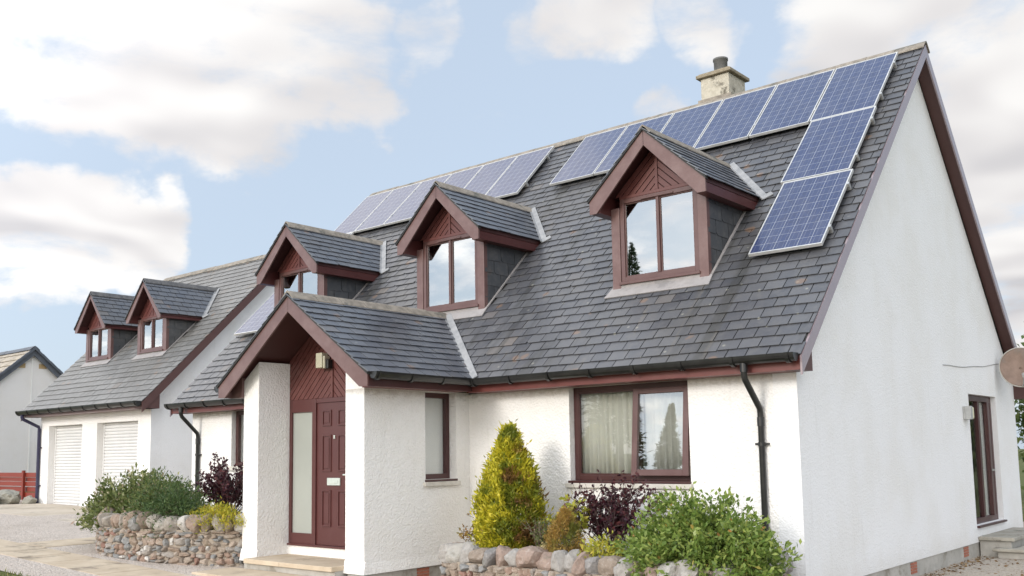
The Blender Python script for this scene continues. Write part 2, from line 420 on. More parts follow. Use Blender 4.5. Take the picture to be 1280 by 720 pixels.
def slates(mb, O, U, S, N, W, L, gauge=.178, width=.25, skip=None, rnd=None, t=.010, lift=.020, u_off=0.):
    """real slates: courses of thin tilted slabs; O eaves corner, U along eaves, S up the slope"""
    O, U, S, N = Vector(O), Vector(U).normalized(), Vector(S).normalized(), Vector(N).normalized()
    rnd = rnd or random.Random(3)
    n = int(math.ceil(L / gauge))
    for i in range(n):
        s0 = i * gauge; s1 = min(s0 + gauge * 1.22, L)
        u = u_off - (width / 2 if i % 2 else 0)
        while u < W - .01:
            w = width * rnd.uniform(.97, 1.03)
            a, b = max(u, 0) + .0058, min(u + w, W) - .0058
            u += w
            if b - a < .03: continue
            if skip and skip((a + b) / 2, s0 + gauge / 2): continue
            j0 = rnd.uniform(-.006, .006); j1 = j0 + rnd.uniform(-.004, .004)
            hl = lift + rnd.uniform(-.002, .004); hr = lift + rnd.uniform(-.002, .004)
            ch = rnd.random() < .07  # clipped corner
            low = [(a, s0 + j0, hl)]
            if ch: low = [(a, s0 + j0 + .03, hl), (a + .035, s0 + j0, hl)]
            prof = low + [(b, s0 + j1, hr), (b, s1, .003), (a, s1, .003)]
            k = len(prof)
            top = [O + U * p[0] + S * p[1] + N * p[2] for p in prof]
            bot = [q - N * t for q in top]
            fs = [tuple(range(k))] + [(j, j + k, (j + 1) % k + k, (j + 1) % k) for j in range(k)]
            if U.cross(S).dot(N) < 0: fs = [f[::-1] for f in fs]
            mb.add(top + bot, fs)

def ridge_tiles(mb, a, b, half, drop, tile=.45, t=.02, rnd=None):
    """angled ridge tiles from a to b; half width and drop of the wings"""
    a, b = Vector(a), Vector(b); d = b - a; L = d.length; d.normalize()
    side = d.cross(Vector((0, 0, 1))).normalized(); rnd = rnd or random.Random(5)
    n = max(1, round(L / tile)); st = L / n
    for i in range(n):
        z = rnd.uniform(-.004, .005)
        p0, p1 = a + d * (i * st + .003), a + d * ((i + 1) * st - .003)
        prof = [(-half, -drop), (-half * .35, -drop * .2 + .002), (0, .012), (half * .35, -drop * .2 + .002), (half, -drop)]
        prof2 = [(u, v - t) for u, v in prof[::-1]]
        ring = [(u, v + z) for u, v in prof + prof2]
        vs = [p + side * u + Vector((0, 0, v)) for p in (p0, p1) for u, v in ring]
        k = len(ring)
        fs = [(j, (j + 1) % k, (j + 1) % k + k, j + k) for j in range(k)] + [tuple(range(k))[::-1], tuple(range(k, 2 * k))]
        mb.add(vs, fs)

def gutter(mb, a, b, r=.058, out=None, t=.005, bands=.85):
    """half round gutter from a to b (centre of its open top), with raised joint bands"""
    a, b = Vector(a), Vector(b); d = (b - a).normalized(); up = Vector((0, 0, 1)); s = d.cross(up).normalized()
    def sweep(p, q, r0, r1):
        n = 10; ring = [(math.cos(math.pi * k / n) * r1, -math.sin(math.pi * k / n) * r1 * 1.28) for k in range(n + 1)]
        ring += [(math.cos(math.pi * k / n) * r0, -math.sin(math.pi * k / n) * r0 * 1.28) for k in range(n, -1, -1)]
        k = len(ring); vs = [P + s * u + up * v for P in (p, q) for u, v in ring]
        fs = [(j, (j + 1) % k, (j + 1) % k + k, j + k) for j in range(k)] + [tuple(range(k))[::-1], tuple(range(k, 2 * k))]
        mb.add(vs, fs)
    sweep(a, b, r - t, r)
    L = (b - a).length; n = max(1, int(L / bands))
    for i in range(n + 1):
        c = a + d * (L * (i + .12) / (n + .24)); w = .022
        sweep(c - d * w, c + d * w, r + .0005, r + .013)
    for p, sgn in ((a, 1), (b, -1)):   # stop ends
        n = 10; vs = [p + d * sgn * .004 + s * math.cos(math.pi * k / n) * r + up * -math.sin(math.pi * k / n) * r * 1.28 for k in range(n + 1)]
        mb.add(vs, [tuple(range(n + 1))])

def stone(mb, c, axes, rough=.12, power=2.6, sub=2, rnd=random):
    """boulder: superellipsoid on an icosphere, knocked about"""
    bm = bmesh.new(); bmesh.ops.create_icosphere(bm, subdivisions=sub, radius=1)
    off = Vector((rnd.uniform(-50, 50), rnd.uniform(-50, 50), rnd.uniform(-50, 50)))
    cuts = [(Vector((rnd.gauss(0, 1), rnd.gauss(0, 1), rnd.gauss(0, 1))).normalized(), rnd.uniform(.70, .93)) for _ in range(9)]
    vs = []
    for v in bm.verts:
        p = v.co.normalized()
        k = (abs(p.x) ** power + abs(p.y) ** power + abs(p.z) ** power) ** (-1 / power); p = p * k
        for n, d in cuts:
            e = p.dot(n) - d
            if e > 0: p = p - n * e * .94
        p = p * (1 + rough * noise.noise(p * 1.7 + off) + rough * .5 * noise.noise(p * 4 + off))
        vs.append(Vector(c) + axes[0] * p.x + axes[1] * p.y + axes[2] * p.z)
    fs = [tuple(v.index for v in f.verts) for f in bm.faces]
    bm.free(); mb.add(vs, fs, False)

def leaves(name, mat, P, D, Ln, Wd, parent=None, loc=None, fold=.25, seed=1):
    """many leaf-shaped quads: positions P, directions D, lengths and widths"""
    r = np.random.default_rng(seed); n = len(P)
    D = D / (np.linalg.norm(D, axis=1, keepdims=True) + 1e-9)
    Q = r.normal(size=(n, 3)); S = np.cross(D, Q); S /= (np.linalg.norm(S, axis=1, keepdims=True) + 1e-9)
    Nn = np.cross(S, D)
    Ln = np.broadcast_to(np.asarray(Ln, float), (n,))[:, None]; Wd = np.broadcast_to(np.asarray(Wd, float), (n,))[:, None]
    v = np.empty((n, 4, 3))
    v[:, 0] = P; v[:, 2] = P + D * Ln
    v[:, 1] = P + D * Ln * .5 + S * Wd * .5 + Nn * Wd * fold; v[:, 3] = P + D * Ln * .5 - S * Wd * .5 + Nn * Wd * fold
    off = np.array(world_loc(parent) if parent is not None else (loc or (0, 0, 0)))
    v = (v - off).reshape(-1, 3)
    me = bpy.data.meshes.new(name)
    me.vertices.add(4 * n); me.vertices.foreach_set('co', v.ravel())
    me.loops.add(4 * n); me.loops.foreach_set('vertex_index', np.arange(4 * n, dtype=np.int32))
    me.polygons.add(n); me.polygons.foreach_set('loop_start', np.arange(0, 4 * n, 4, dtype=np.int32))
    me.polygons.foreach_set('loop_total', np.full(n, 4, dtype=np.int32))
    me.update(calc_edges=True); me.validate()
    me.materials.append(M[mat] if isinstance(mat, str) else mat)
    o = bpy.data.objects.new(name, me); C.objects.link(o)
    if parent is not None: o.parent = parent
    elif loc is not None: o.location = loc
    return o

# ------------------------------------------------------------------ ground
def gz(x, y=0.):
    return float(np.interp(x, [-200, -60, -30, -17, -7, -4, 0, 60], [.9, .75, .7, .53, .18, .08, 0, 0]))
XB = [-200, -60, -30, -24, -20, -17, -14, -12.5, -11, -9.5, -8, -7, -5.5, -4, -2, 0, 1, 3, 8, 60, 200]
def sheet(name, mat, x0, x1, y0, y1, dz, kind='structure', ny=2):
    xs = sorted({x0, x1} | {x for x in XB if x0 < x < x1}); ys = np.linspace(y0, y1, ny)
    mb = MB(); nx = len(xs)
    mb.add([(x, y, gz(x) + dz) for y in ys for x in xs],
           [(j * nx + i, j * nx + i + 1, (j + 1) * nx + i + 1, (j + 1) * nx + i) for j in range(len(ys) - 1) for i in range(nx - 1)])
    return tag(mb.build(name, mat), kind=kind)
def gravel_mat(name, a, b, c):
    m, nt, out = new_mat(name); g = G(nt); p = g.pos()
    v = g.n('TexVoronoi', feature='F1', inp={'Scale': 52.}); g.link(p, v.inputs['Vector'])
    sc = g.n('SeparateColor'); g.link(v.outputs['Color'], sc.inputs[0])
    col = g.ramp(sc.outputs[0], [(0, a), (.5, b), (.85, c), (1, (.20, .18, .16))])
    v3 = g.n('TexVoronoi', feature='F1', inp={'Scale': 17.}); g.link(p, v3.inputs['Vector'])
    s3 = g.n('SeparateColor'); g.link(v3.outputs['Color'], s3.inputs[0])
    col = g.mix(g.math('MULTIPLY', s3.outputs[1], .4), col, (.52, .48, .44))
    big = g.noise(p, .9, 5, .65)
    col = g.mix(g.math('MULTIPLY', g.smooth(big, .45, .7), .4), col, (.36, .30, .24))
    h = g.math('SUBTRACT', 1., v.outputs['Distance'])
    h = g.math('ADD', h, g.math('MULTIPLY', g.math('SUBTRACT', 1., v3.outputs['Distance']), 1.2))
    principled(g, out, col, .9, g.bump(h, .7, .02), .3)
    return m
M['gravel'] = gravel_mat('driveway_gravel', (.52, .44, .37), (.64, .56, .485), (.44, .365, .30))
M['dirt'] = gravel_mat('side_yard_grit', (.40, .34, .27), (.47, .41, .335), (.31, .26, .20))
M['grass_ground'] = mottled('rough_grass', (.075, .10, .03), (.13, .14, .05), 3., .95, .8, .05, .2, 0, (.20, .17, .08), 1.2)
sheet('ground', 'grass_ground', -200, 200, -200, 200, -.012)
sheet('driveway', 'gravel', -26, -4.0, -4.35, 9, 0.)
sheet('forecourt', 'dirt', -4.0, 9, -12, 14, 0.)
def slabs(name, x0, x1, y0, y1, mat, nx, ny, top=.006, jit=.0015, seed=1):
    mb = MB(); r = random.Random(seed)
    for i in range(nx):
        for j in range(ny):
            a, b = x0 + (x1 - x0) * i / nx + .010, x0 + (x1 - x0) * (i + 1) / nx - .010
            c, d = y0 + (y1 - y0) * j / ny + .005, y0 + (y1 - y0) * (j + 1) / ny - .005
            h = top + r.uniform(-jit, jit)
            vs = [(x, y, gz(x) + z) for z in (-.05, h) for y in (c, d) for x in (a, b)]
            mb.add(vs, [(0, 2, 3, 1), (4, 5, 7, 6), (0, 1, 5, 4), (2, 6, 7, 3), (0, 4, 6, 2), (1, 3, 7, 5)])
    return tag(mb.build(name, mat), kind='structure')
slabs('slab_path', -17, -5.0, -3.66, -2.86, 'slab', 15, 1)
slabs('side_path', -12.42, -11.56, -2.855, 1.2, 'slab', 1, 5, seed=2)
slabs('garage_apron', -23., -14.85, -.62, 1.62, 'apron_conc', 3, 1, .006, .001, 3)

# ------------------------------------------------------------------ HOUSE
house = empty('house', (-6, 4.7, 0), 'white harled house with dark slate roof, three dormers and a maroon timbered porch', 'house')
YR, ZR = 4.715, 7.76            # ridge
RX0, RX1 = -12.2, .20           # verges
rp = lambda y: y + 3.045        # front slope surface
q2 = math.sqrt(.5)
WT = 2.565                      # wall head at the eaves
DP = .215

# --- walls
mb = MB()
H0 = DP
WX0, WX1 = -3.10, -1.35
holes = [(WX0 + 11.96, WX1 + 11.96, 1.36 - H0, WT - H0), (-10.68 + 11.96, -9.55 + 11.96, 1.55 - H0, WT - H0), (-6.95 + 11.96, -5.25 + 11.96, .3 - H0, WT - H0)]
wall_grid(mb, (-11.96, 0, H0), (1, 0, 0), (0, 0, 1), (0, -1, 0), 11.68, WT - H0, holes, .28)
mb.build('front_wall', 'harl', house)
mb = MB()   # gable with the patio door opening
D = 9.43
DY0, DY1, DZ0, DZ1 = 6.5, 8.15, .47, 2.56
wall_grid(mb, (0, 0, H0), (0, 1, 0), (0, 0, 1), (1, 0, 0), D, WT - H0, [(DY0, DY1, DZ0 - H0, DZ1 - H0)], .28)
mb.prism([(0, 0, WT), (0, D, WT), (0, D, 2.80), (0, YR, ZR - .17), (0, 0, 2.88)], (-.28, 0, 0))
mb.build('gable_wall', 'harl_gable', house)
mb = MB()
mb.prism([(-11.96, 0.28, .1), (-11.96, D, .1), (-11.96, D, 2.80), (-11.96, YR, ZR - .17), (-11.96, 0.28, 3.1)], (.28, 0, 0))
mb.box(-11.68, -.28, D - .28, D, .1, 2.7)
mb.build('rear_wall', 'harl_gable', house)
mb = MB(); mb.box(-11.6, -.3, .29, D - .3, .28, .30); mb.box(-4.9, -.35, 3.6, 3.7, .3, 2.6); mb.box(-11.6, -.3, .29, D - .3, 2.62, 2.68)
mb.box(-.42, -.40, .3, D - .3, .3, 2.6) if False else None
mb.build('interior_room', 'room', house)
mb = MB(); mb.box(-11.94, -4.9, .02, .26, -.1, DP - .002); mb.box(-4.83, -.001, .02, .26, -.3, DP - .002)
mb.box(-.26, -.018, .27, D - .02, -.3, DP - .002)
mb.build('plinth', 'concrete', house)
for y0 in (3.35, 5.77):
    mb = MB()
    for k in range(4): mb.box(-.02, -.010, y0, y0 + .24, .05 + k * .038, .05 + k * .038 + .03)
    mb.build('air_vent', 'brick', house)

# --- main roof
SL = (YR + .33) / q2             # slope length from y=-.33
def in_dormer(x, y):
    for cx in (-2.20, -6.03, -9.88):
        if abs(x - cx) < .70 and .92 < y < 2.05 - abs(x - cx) * .95: return True
    return False
def skip_main(u, s):
    x, y = RX0 + u, -.33 + s * q2
    if in_dormer(x, y): return True
    # under the porch roof
    if abs(x + 6.13) < 1.58 - max(0, (y + .35)) * 1.27 - .12 and y < .8: return True
    return False
mb = MB(); slates(mb, (RX0, -.33, rp(-.33)), (1, 0, 0), (0, q2, q2), (0, -q2, q2), RX1 - RX0 + .01, SL, skip=skip_main, rnd=random.Random(11))
main_roof = mb.build('main_roof', 'slate', house)
mb = MB(); slates(mb, (RX1 + .01, 2 * YR + .33, rp(-.33)), (-1, 0, 0), (0, -q2, q2), (0, q2, q2), RX1 - RX0 + .01, SL, gauge=.26, width=.4, rnd=random.Random(12))
mb.build('rear_slates', 'slate', main_roof)
# decks: front one is split round nothing (dormers stand through it)
th = .09
mb = MB()
e = -.30
mb.prism([(RX0 + .01, e, rp(e) - .012), (RX0 + .01, YR, ZR - .012), (RX0 + .01, 2 * YR - e, rp(e) - .012), (RX0 + .01, 2 * YR - e, rp(e) - .012 - th),
          (RX0 + .01, YR, ZR - .012 - th), (RX0 + .01, e, rp(e) - .012 - th)], (RX1 - RX0 - .02, 0, 0))
mb.build('roof_deck', 'deck', main_roof)
for (xa, xb) in ((0.002, RX1 - .012), (RX0 + .012, -11.962)):   # sloping soffits under the verges
    mb = MB(); mb.prism([(xa, .03, rp(.03) - .105), (xa, YR, ZR - .105), (xa, 2 * YR - .03, rp(.03) - .105), (xa, 2 * YR - .03, rp(.03) - .128), (xa, YR, ZR - .128), (xa, .03, rp(.03) - .128)], (xb - xa, 0, 0))
    mb.build('verge_soffit', 'soffit', main_roof)
def barge_pair(xa, t, top, dep, yf, mat, parent, name='bargeboard'):
    for sgn in (-1, 1):
        f = lambda y: y if sgn < 0 else 2 * YR - y
        m_ = MB(); m_.prism([(xa, f(yf), rp(yf) - top), (xa, f(YR), ZR - top), (xa, f(YR), ZR - top - dep), (xa, f(yf + .0), rp(yf) - top - dep)], (t, 0, 0))
        m_.build(name, mat, parent)
barge_pair(RX1 - .010, .022, .012, .20, -.325, 'barge_gable', main_roof)
barge_pair(RX0 - .012, .022, .012, .20, -.325, 'barge_gable', main_roof)
# boxed eaves ends at the gable
for (xa, xb) in ((.003, RX1 - .012), (RX0 + .012, -11.963)):
    for sgn in (-1, 1):
        f = (lambda y: y) if sgn < 0 else (lambda y: 2 * YR - y)
        mb = MB(); mb.prism([(xa, f(-.298), WT), (xa, f(-.002), WT), (xa, f(-.002), rp(0) - .135), (xa, f(-.298), rp(-.298) - .135)], (xb - xa, 0, 0))
        mb.build('boxed_eaves_end', 'soffit', main_roof)
mb = MB(); ridge_tiles(mb, (RX0 - .02, YR, ZR + .028), (RX1 + .03, YR, ZR + .028), .15, .115, rnd=random.Random(2))
mb.build('ridge_tile', 'ridge', main_roof)
for (xa, xb, xc) in ((RX0 + .01, -7.62, -7.62), (-4.62, RX1 - .014, -.001)):
    mb = MB(); mb.box(xa, xb, -.302, -.28, WT, 2.715); mb.build('fascia', 'fascia', main_roof)
    mb = MB(); mb.box(xa, xc, -.279, -.001, WT, WT + .012); mb.build('eaves_soffit', 'fascia', main_roof)
mb = MB(); mb.box(RX0 + .01, RX1 - .01, 2 * YR + .28, 2 * YR + .302, WT, 2.715); mb.build('fascia', 'soffit', main_roof)
mb = MB(); mb.box(-12, 0, 2 * YR + .001, 2 * YR + .279, WT, WT + .012); mb.build('eaves_soffit', 'soffit', main_roof)
mb = MB(); gutter(mb, (RX1 - .02, -.40, 2.742), (-4.46, -.40, 2.742), .072, bands=.62); mb.build('gutter', 'pvc', house)
mb = MB(); gutter(mb, (-7.79, -.40, 2.742), (RX0 + .02, -.40, 2.742), .072, bands=.62); mb.build('gutter', 'pvc', house)
def downpipe(x, yw, zb, ye, zt, mat, parent, r=.035, shoe=True):
    m_ = MB()
    m_.tube([(x, ye, zt), (x, ye, zt - .16), (x, ye + .02, zt - .20), (x, yw - .06, zt - .20 - (yw - ye) * .75), (x, yw - .045, zt - .26 - (yw - ye) * .75), (x, yw - .045, zb)], r, 12)
    m_.tube([(x, yw - .045, zt - .30 - (yw - ye) * .75), (x, yw - .045, zt - .40 - (yw - ye) * .75)], r + .006, 12)
    m_.tube([(x, ye, zt - .02), (x, ye, zt - .12)], r + .008, 12)
    z = 1.78
    m_.box(x - .075, x + .075, yw - .055, yw - .002, z, z + .025) if shoe else None
    m_.tube([(x, yw - .045, z - .01), (x, yw - .045, z + .035)], r + .005, 12)
    return m_.build('downpipe', mat, parent)
downpipe(-.42, 0, .05, -.40, 2.69, 'pvc', house)
downpipe(-11.7, 0, .2, -.40, 2.69, 'pvc', house)

# chimney
mb = MB(); CX0, CX1, CY0, CY1 = -3.60, -3.06, 4.75, 5.37
mb.box(CX0, CX1, CY0, CY1, 7.2, 8.235)
ch = mb.build('chimney', 'chim', house, bevel=.008)
mb = MB(); mb.box(CX0 - .065, CX1 + .065, CY0 - .065, CY1 + .065, 8.237, 8.30); mb.box(CX0 - .03, CX1 + .03, CY0 - .03, CY1 + .03, 8.30, 8.325)
mb.build('chimney_cap', 'chim_cap', ch, bevel=.012)
mb = MB(); cx, cy = -3.36, 5.06
mb.tube([(cx, cy, 8.32), (cx, cy, 8.60), (cx, cy, 8.605), (cx, cy, 8.64), (cx, cy, 8.64), (cx, cy, 8.5)], [.118, .122, .134, .134, .105, .10], 20, caps=False)
mb.build('chimney_pot', 'pot', ch)
mb = MB(); mb.box(CX0 - .05, CX1 + .05, CY0 - .03, CY0 - .004, 7.62, 7.85); mb.build('chimney_flashing', 'ridge', ch)

# --- dormers: local frame, origin at the foot of the face (centre), x across, y into roof, z up; roof surface z = y
def make_dormer(name, parent, loc, hw, post, zs, zh, zfoot_t, zfoot_b, zap, half, over, wide_boards, mats):
    k = world_loc(parent); L = Vector(loc)
    tr = lambda m_: m_
    sl = (zap - zfoot_t) / half           # roof rise
    hyp = math.hypot(1, sl); ux = 1 / hyp; uz = sl / hyp
    zr = lambda x: zap - abs(x) * sl
    # core: cheeks and front studs, dark
    m_ = MB()
    for s in (-1, 1):
        xa, xb = s * (hw - .05), s * (hw - .012)
        m_.prism([(xa, .05, .02), (xa, .05, zfoot_b + .12), (xa, zfoot_b + .12, zfoot_b + .12)], (xb - xa, 0, 0))
    m_.box(-hw + .05, hw - .05, .35, .37, .2, zfoot_b + .1)
    d = m_.build(name, 'deck', parent, loc=loc, local=True)
    B = lambda m_, nm, mt, bev=0: m_.build(nm, mt, d, local=True, bevel=bev)
    # slate-hung cheeks
    for s in (-1, 1):
        m_ = MB()
        Lg = zfoot_b + .02; g_ = .20
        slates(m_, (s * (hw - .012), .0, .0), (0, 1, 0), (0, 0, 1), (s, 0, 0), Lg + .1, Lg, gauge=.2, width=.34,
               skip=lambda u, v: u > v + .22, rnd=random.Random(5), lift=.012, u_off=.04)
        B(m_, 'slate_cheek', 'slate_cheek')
        m_ = MB()  # lead soaker along the cheek foot
        m_.obox((s * (hw + .002), .03, .03 + .022), (s * .035, 0, 0), (0, zfoot_b, zfoot_b), (0, -.012, .012))
        B(m_, 'flashing', 'apron')
    # corner posts
    for s in (-1, 1):
        m_ = MB(); xa, xb = sorted((s * (hw - post), s * hw)); m_.box(xa, xb, -.022, .06, -.03, zfoot_b + .10)
        B(m_, 'corner_post', mats['post'], .006)
    # window frame
    wi = hw - post - .004
    m_ = MB(); fw = .062
    m_.box(-wi, -wi + fw, -.010, .06, zs, zh); m_.box(wi - fw, wi, -.010, .06, zs, zh)
    m_.box(-wi + fw, wi - fw, -.010, .06, zs, zs + fw); m_.box(-wi + fw, wi - fw, -.010, .06, zh - fw, zh)
    m_.box(-.022, .022, -.016, .05, zs + fw, zh - fw)
    for a, b in ((-wi + fw, -.022), (.022, wi - fw)):       # inner bead
        for (x0, x1, z0, z1) in ((a, a + .016, zs + fw, zh - fw), (b - .016, b, zs + fw, zh - fw), (a + .016, b - .016, zs + fw, zs + fw + .016), (a + .016, b - .016, zh - fw - .016, zh - fw)):
            m_.box(x0, x1, .012, .05, z0, z1)
    wf = B(m_, 'window_frame', 'frame', .004)
    m_ = MB(); m_.box(-wi - .02, wi + .02, -.05, .02, zs - .045, zs - .006); B(m_, 'window_sill', 'frame', .005)
    m_ = MB(); m_.box(-wi * .42, wi * .42, -.026, -.011, zh - .055, zh - .03)
    B(m_, 'trickle_vent', 'frame', .005)
    m_ = MB(); m_.box(-wi + fw, -.0225, .028, .032, zs + fw, zh - fw); m_.box(.0225, wi - fw, .028, .032, zs + fw, zh - fw)
    B(m_, 'pane', 'glass_dormer')
    # gable triangle: chevron boards
    z0 = zh + .045; tw = hw - post * .2; t_h = zr(0) - .13 - z0
    tw = t_h / sl
    m_ = MB(); m_.box(-hw + post, hw - post, -.012, .05, zh, zh + .045); B(m_, 'head_board', 'board', .004)
    m_ = MB(); m_.prism([(-tw, .02, z0), (tw, .02, z0), (0, .02, z0 + t_h)], (0, .03, 0)); B(m_, 'gable_backing', 'groove')
    m_ = MB(); nb = wide_boards
    for s in (-1, 1):
        for i in range(nb):
            a, b = i / nb + .014, (i + 1) / nb - .014
            if i == 0: a = .06
            c = .022  # half strip
            pts = [(s * max(a * tw, c), 0, z0), (s * max(b * tw, c), 0, z0), (s * c, 0, z0 + (b - c / tw) * t_h), (s * c, 0, z0 + max(0, (a - c / tw)) * t_h)]
            if a * tw <= c: pts = pts[:3]
            m_.prism(pts, (0, .019, 0))
    m_.box(-.02, .02, -.014, .02, z0, z0 + t_h - .02)
    B(m_, 'chevron_boarding', 'board')
    # roof deck
    yb = -over
    yl = zap + .05
    m_ = MB()
    for s in (-1, 1):
        a = [(0, zap - .012), (s * (half - .01), zr(half - .01) - .012), (s * (half - .01), zr(half - .01) - .075), (0, zap - .075)]
        m_.prism([(x, yb + .025, z) for x, z in a], (0, yl - yb, 0))
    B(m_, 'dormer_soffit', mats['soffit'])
    m_ = MB()
    for s in (-1, 1):
        slates(m_, (s * (half + .025), yb - .035, zr(half + .025)), (0, 1, 0), (-s * ux, 0, uz), (s * uz, 0, ux), yl - yb, (half + .025) * hyp, gauge=mats['gauge'], width=.25,
               skip=lambda u, v: (yb + u) > zr(half - v * ux) + .25, rnd=random.Random(21 + s))
    B(m_, 'roof_slates', 'slate_dormer')
    m_ = MB(); ridge_tiles(m_, (0, yb - .012, zap + .035), (0, zap + .06, zap + .035), .115, .105, .42); B(m_, 'ridge_tile', mats['ridge'])
    # bargeboards with plumb-cut feet
    dep = zfoot_t - zfoot_b
    for s in (-1, 1):
        m_ = MB(); h = half
        m_.prism([(0, yb - .022, zap + .004), (s * (h + .02), yb - .022, zr(h + .02) + .004), (s * (h + .02), yb - .022, zr(h + .02) - .027), (0, yb - .022, zap - .027)], (0, .06, 0))
        B(m_, 'verge_undercloak', 'deck'); m_ = MB()
        m_.prism([(0, yb, zap - .029), (s * h, yb, zr(h) - .029), (s * h, yb, zfoot_b), (s * (h - .11), yb, zfoot_b), (0, yb, zap - .014 - dep * 1.05)], (0, .024, 0))
        B(m_, 'bargeboard', mats['barge'], .003)
    # eaves box: fascia and flat soffit on each side
    for s in (-1, 1):
        m_ = MB(); xa, xb = s * (hw + .002), s * (half - .004)
        m_.prism([(xa, yb + .026, zfoot_b + .004), (xb, yb + .026, zfoot_b + .004), (xb, yb + .026, zr(half) - .08), (xa, yb + .026, zr(hw) - .08)], (0, zfoot_t + .1 - yb, 0))
        B(m_, 'eaves_fascia', mats['fascia'])
    # valley lead each side: on the main slope and turned up the dormer slope
    for s in (-1, 1):
        A = Vector((s * (half + .03), zr(half + .03) - .02, zr(half + .03) - .02)); E_ = Vector((0, zap - .01, zap - .01))
        nrm = Vector((0, -q2, q2)); t_ = (E_ - A).normalized(); sd = nrm.cross(t_).normalized()
        if sd.x * s < 0: sd = -sd
        m_ = MB(); w = .105
        m_.obox(A + nrm * .026 - t_ * .04, t_ * ((E_ - A).length + .02), sd * w, nrm * .012)
        dn = Vector((s * uz, 0, ux)); sd2 = t_.cross(dn).normalized()
        if sd2.y > 0: sd2 = -sd2
        m_.obox(A + dn * .022 - t_ * .03 + nrm * .008, t_ * ((E_ - A).length - .02), sd2 * .05, dn * .012)
        m_.obox(A + nrm * .028 - t_ * .05 + sd * .02, t_ * .10, sd * (w + .05), nrm * .012)
        B(m_, 'valley_flashing', 'lead')
    # apron below the sill
    m_ = MB()
    m_.prism([(-hw - .07, -.135, -.135 + .026), (hw + .055, -.135, -.135 + .026), (hw + .035, .02, .048), (-hw - .02, .02, .048)], (0, -.01, .01))
    m_.box(-hw + post, hw - post, -.018, .02, .0, zs - .03)
    B(m_, 'apron_flashing', 'apron')
    return d

MM = dict(post='barge', soffit='porch_ceiling', barge='barge', fascia='fascia_dark', ridge='ridge', gauge=.155)
hl = house.location
d1 = make_dormer('dormer', house, Vector((-2.20, .86, rp(.86) - .0)) - hl, .735, .135, .115, 1.255, 1.245, 1.045, 2.06, .885, .31, 6, MM)
for cx in (-6.03, -9.88):
    c = copy_tree(d1, house); c.location = Vector((cx, .86, rp(.86))) - hl

# --- main window
def framed_window(parent, x0, x1, z0, z1, yf, split=None, fw=.07, name='window', mat='frame_dark', glassm='glass_clear'):
    m_ = MB()
    m_.box(x0, x0 + fw, yf, yf + .07, z0, z1); m_.box(x1 - fw, x1, yf, yf + .07, z0, z1)
    m_.box(x0 + fw, x1 - fw, yf, yf + .07, z0, z0 + fw); m_.box(x0 + fw, x1 - fw, yf, yf + .07, z1 - fw, z1)
    if split: m_.box(split - .03, split + .03, yf + .001, yf + .07, z0 + fw, z1 - fw)
    w = m_.build(name, mat, parent, bevel=.005)
    return w
xs = -2.13
win = framed_window(house, WX0, WX1, 1.375, WT, .10, xs + .0, .065)
mb = MB(); mb.box(WX0 + .065, xs - .03, .125, .13, 1.44, 2.5); mb.build('pane', 'glass_clear', win)
mb = MB()   # left light bead
a, b, z0, z1 = WX0 + .065, xs - .03, 1.44, WT - .065
for (x0, x1, c0, c1) in ((a, a + .022, z0, z1), (b - .022, b, z0, z1), (a + .022, b - .022, z0, z0 + .022), (a + .022, b - .022, z1 - .022, z1)): mb.box(x0, x1, .108, .15, c0, c1)
mb.build('glazing_bead', 'frame_dark', win)
# tilted sash: hung at the head, foot pushed out
mb = MB(); sa, sb, st, sbm, tilt = xs - .015, WX1 - .012, 2.50, 1.44, .10
fr = .075
def tb(x0, x1, v0, v1, d0, d1):   # v down from the head 0..1, d outward
    Z = lambda v: st - (st - sbm) * v
    Y = lambda v, d: .095 - tilt * v - d
    vs = [(x, Y(v, d), Z(v)) for d in (d0, d1) for v in (v0, v1) for x in (x0, x1)]
    mb.add(vs, [(0, 1, 3, 2), (4, 6, 7, 5), (0, 4, 5, 1), (2, 3, 7, 6), (0, 2, 6, 4), (1, 5, 7, 3)])
hh = fr / (st - sbm)
tb(sa, sa + fr, 0, 1, 0, .05); tb(sb - fr, sb, 0, 1, 0, .05); tb(sa + fr, sb - fr, 0, hh * .9, 0, .05); tb(sa + fr, sb - fr, 1 - hh, 1, 0, .05)
sash = mb.build('window_sash', 'frame', win, bevel=.004)
mb = MB(); tb(sa + fr, sb - fr, hh * .9, 1 - hh, .02, .024); mb.build('sash_pane', 'glass_sash', win)
mb = MB(); mb.box(WX0 - .02, WX1 + .005, -.035, .11, 1.345, 1.374); mb.build('window_board', 'frame_dark', win, bevel=.005)
mb = MB(); mb.box(WX0 - .06, WX1 + .03, -.05, .12, 1.285, 1.343); mb.build('window_sill', 'sill', win, bevel=.006)

def curtain(x0, x1, y, z0, z1, label, waves, seed):
    r = random.Random(seed); n = int((x1 - x0) / .012); m_ = MB(); ph = r.uniform(0, 6)
    for i in range(n + 1):
        t = i / n; x = x0 + (x1 - x0) * t
        w = .028 * math.sin(ph + t * waves * 6.28 + 1.2 * math.sin(t * 9 + ph)) + .010 * math.sin(t * waves * 15.7)
        for v, k in ((z0, 1.), ((z0 + z1) / 2, .9), (z1 - .08, .6), (z1, .5)): m_.v.append((x, y + w * k, v))
    for i in range(n):
        for j in range(3):
            a = i * 4 + j; m_.f.append((a, a + 4, a + 5, a + 1)); m_.sm.append(True)
    # give it cloth thickness
    o = m_.build('curtain', 'curtain', None, loc=((x0 + x1) / 2, y, z0))
    sol = o.modifiers.new('cloth', 'SOLIDIFY'); sol.thickness = .003
    return tag(o, label, 'curtain', 'curtains in the front window')
curtain(WX0 + .02, xs + .02, .215, 1.36, 2.52, 'cream pleated curtain drawn behind the left fixed pane of front window', 9, 1)
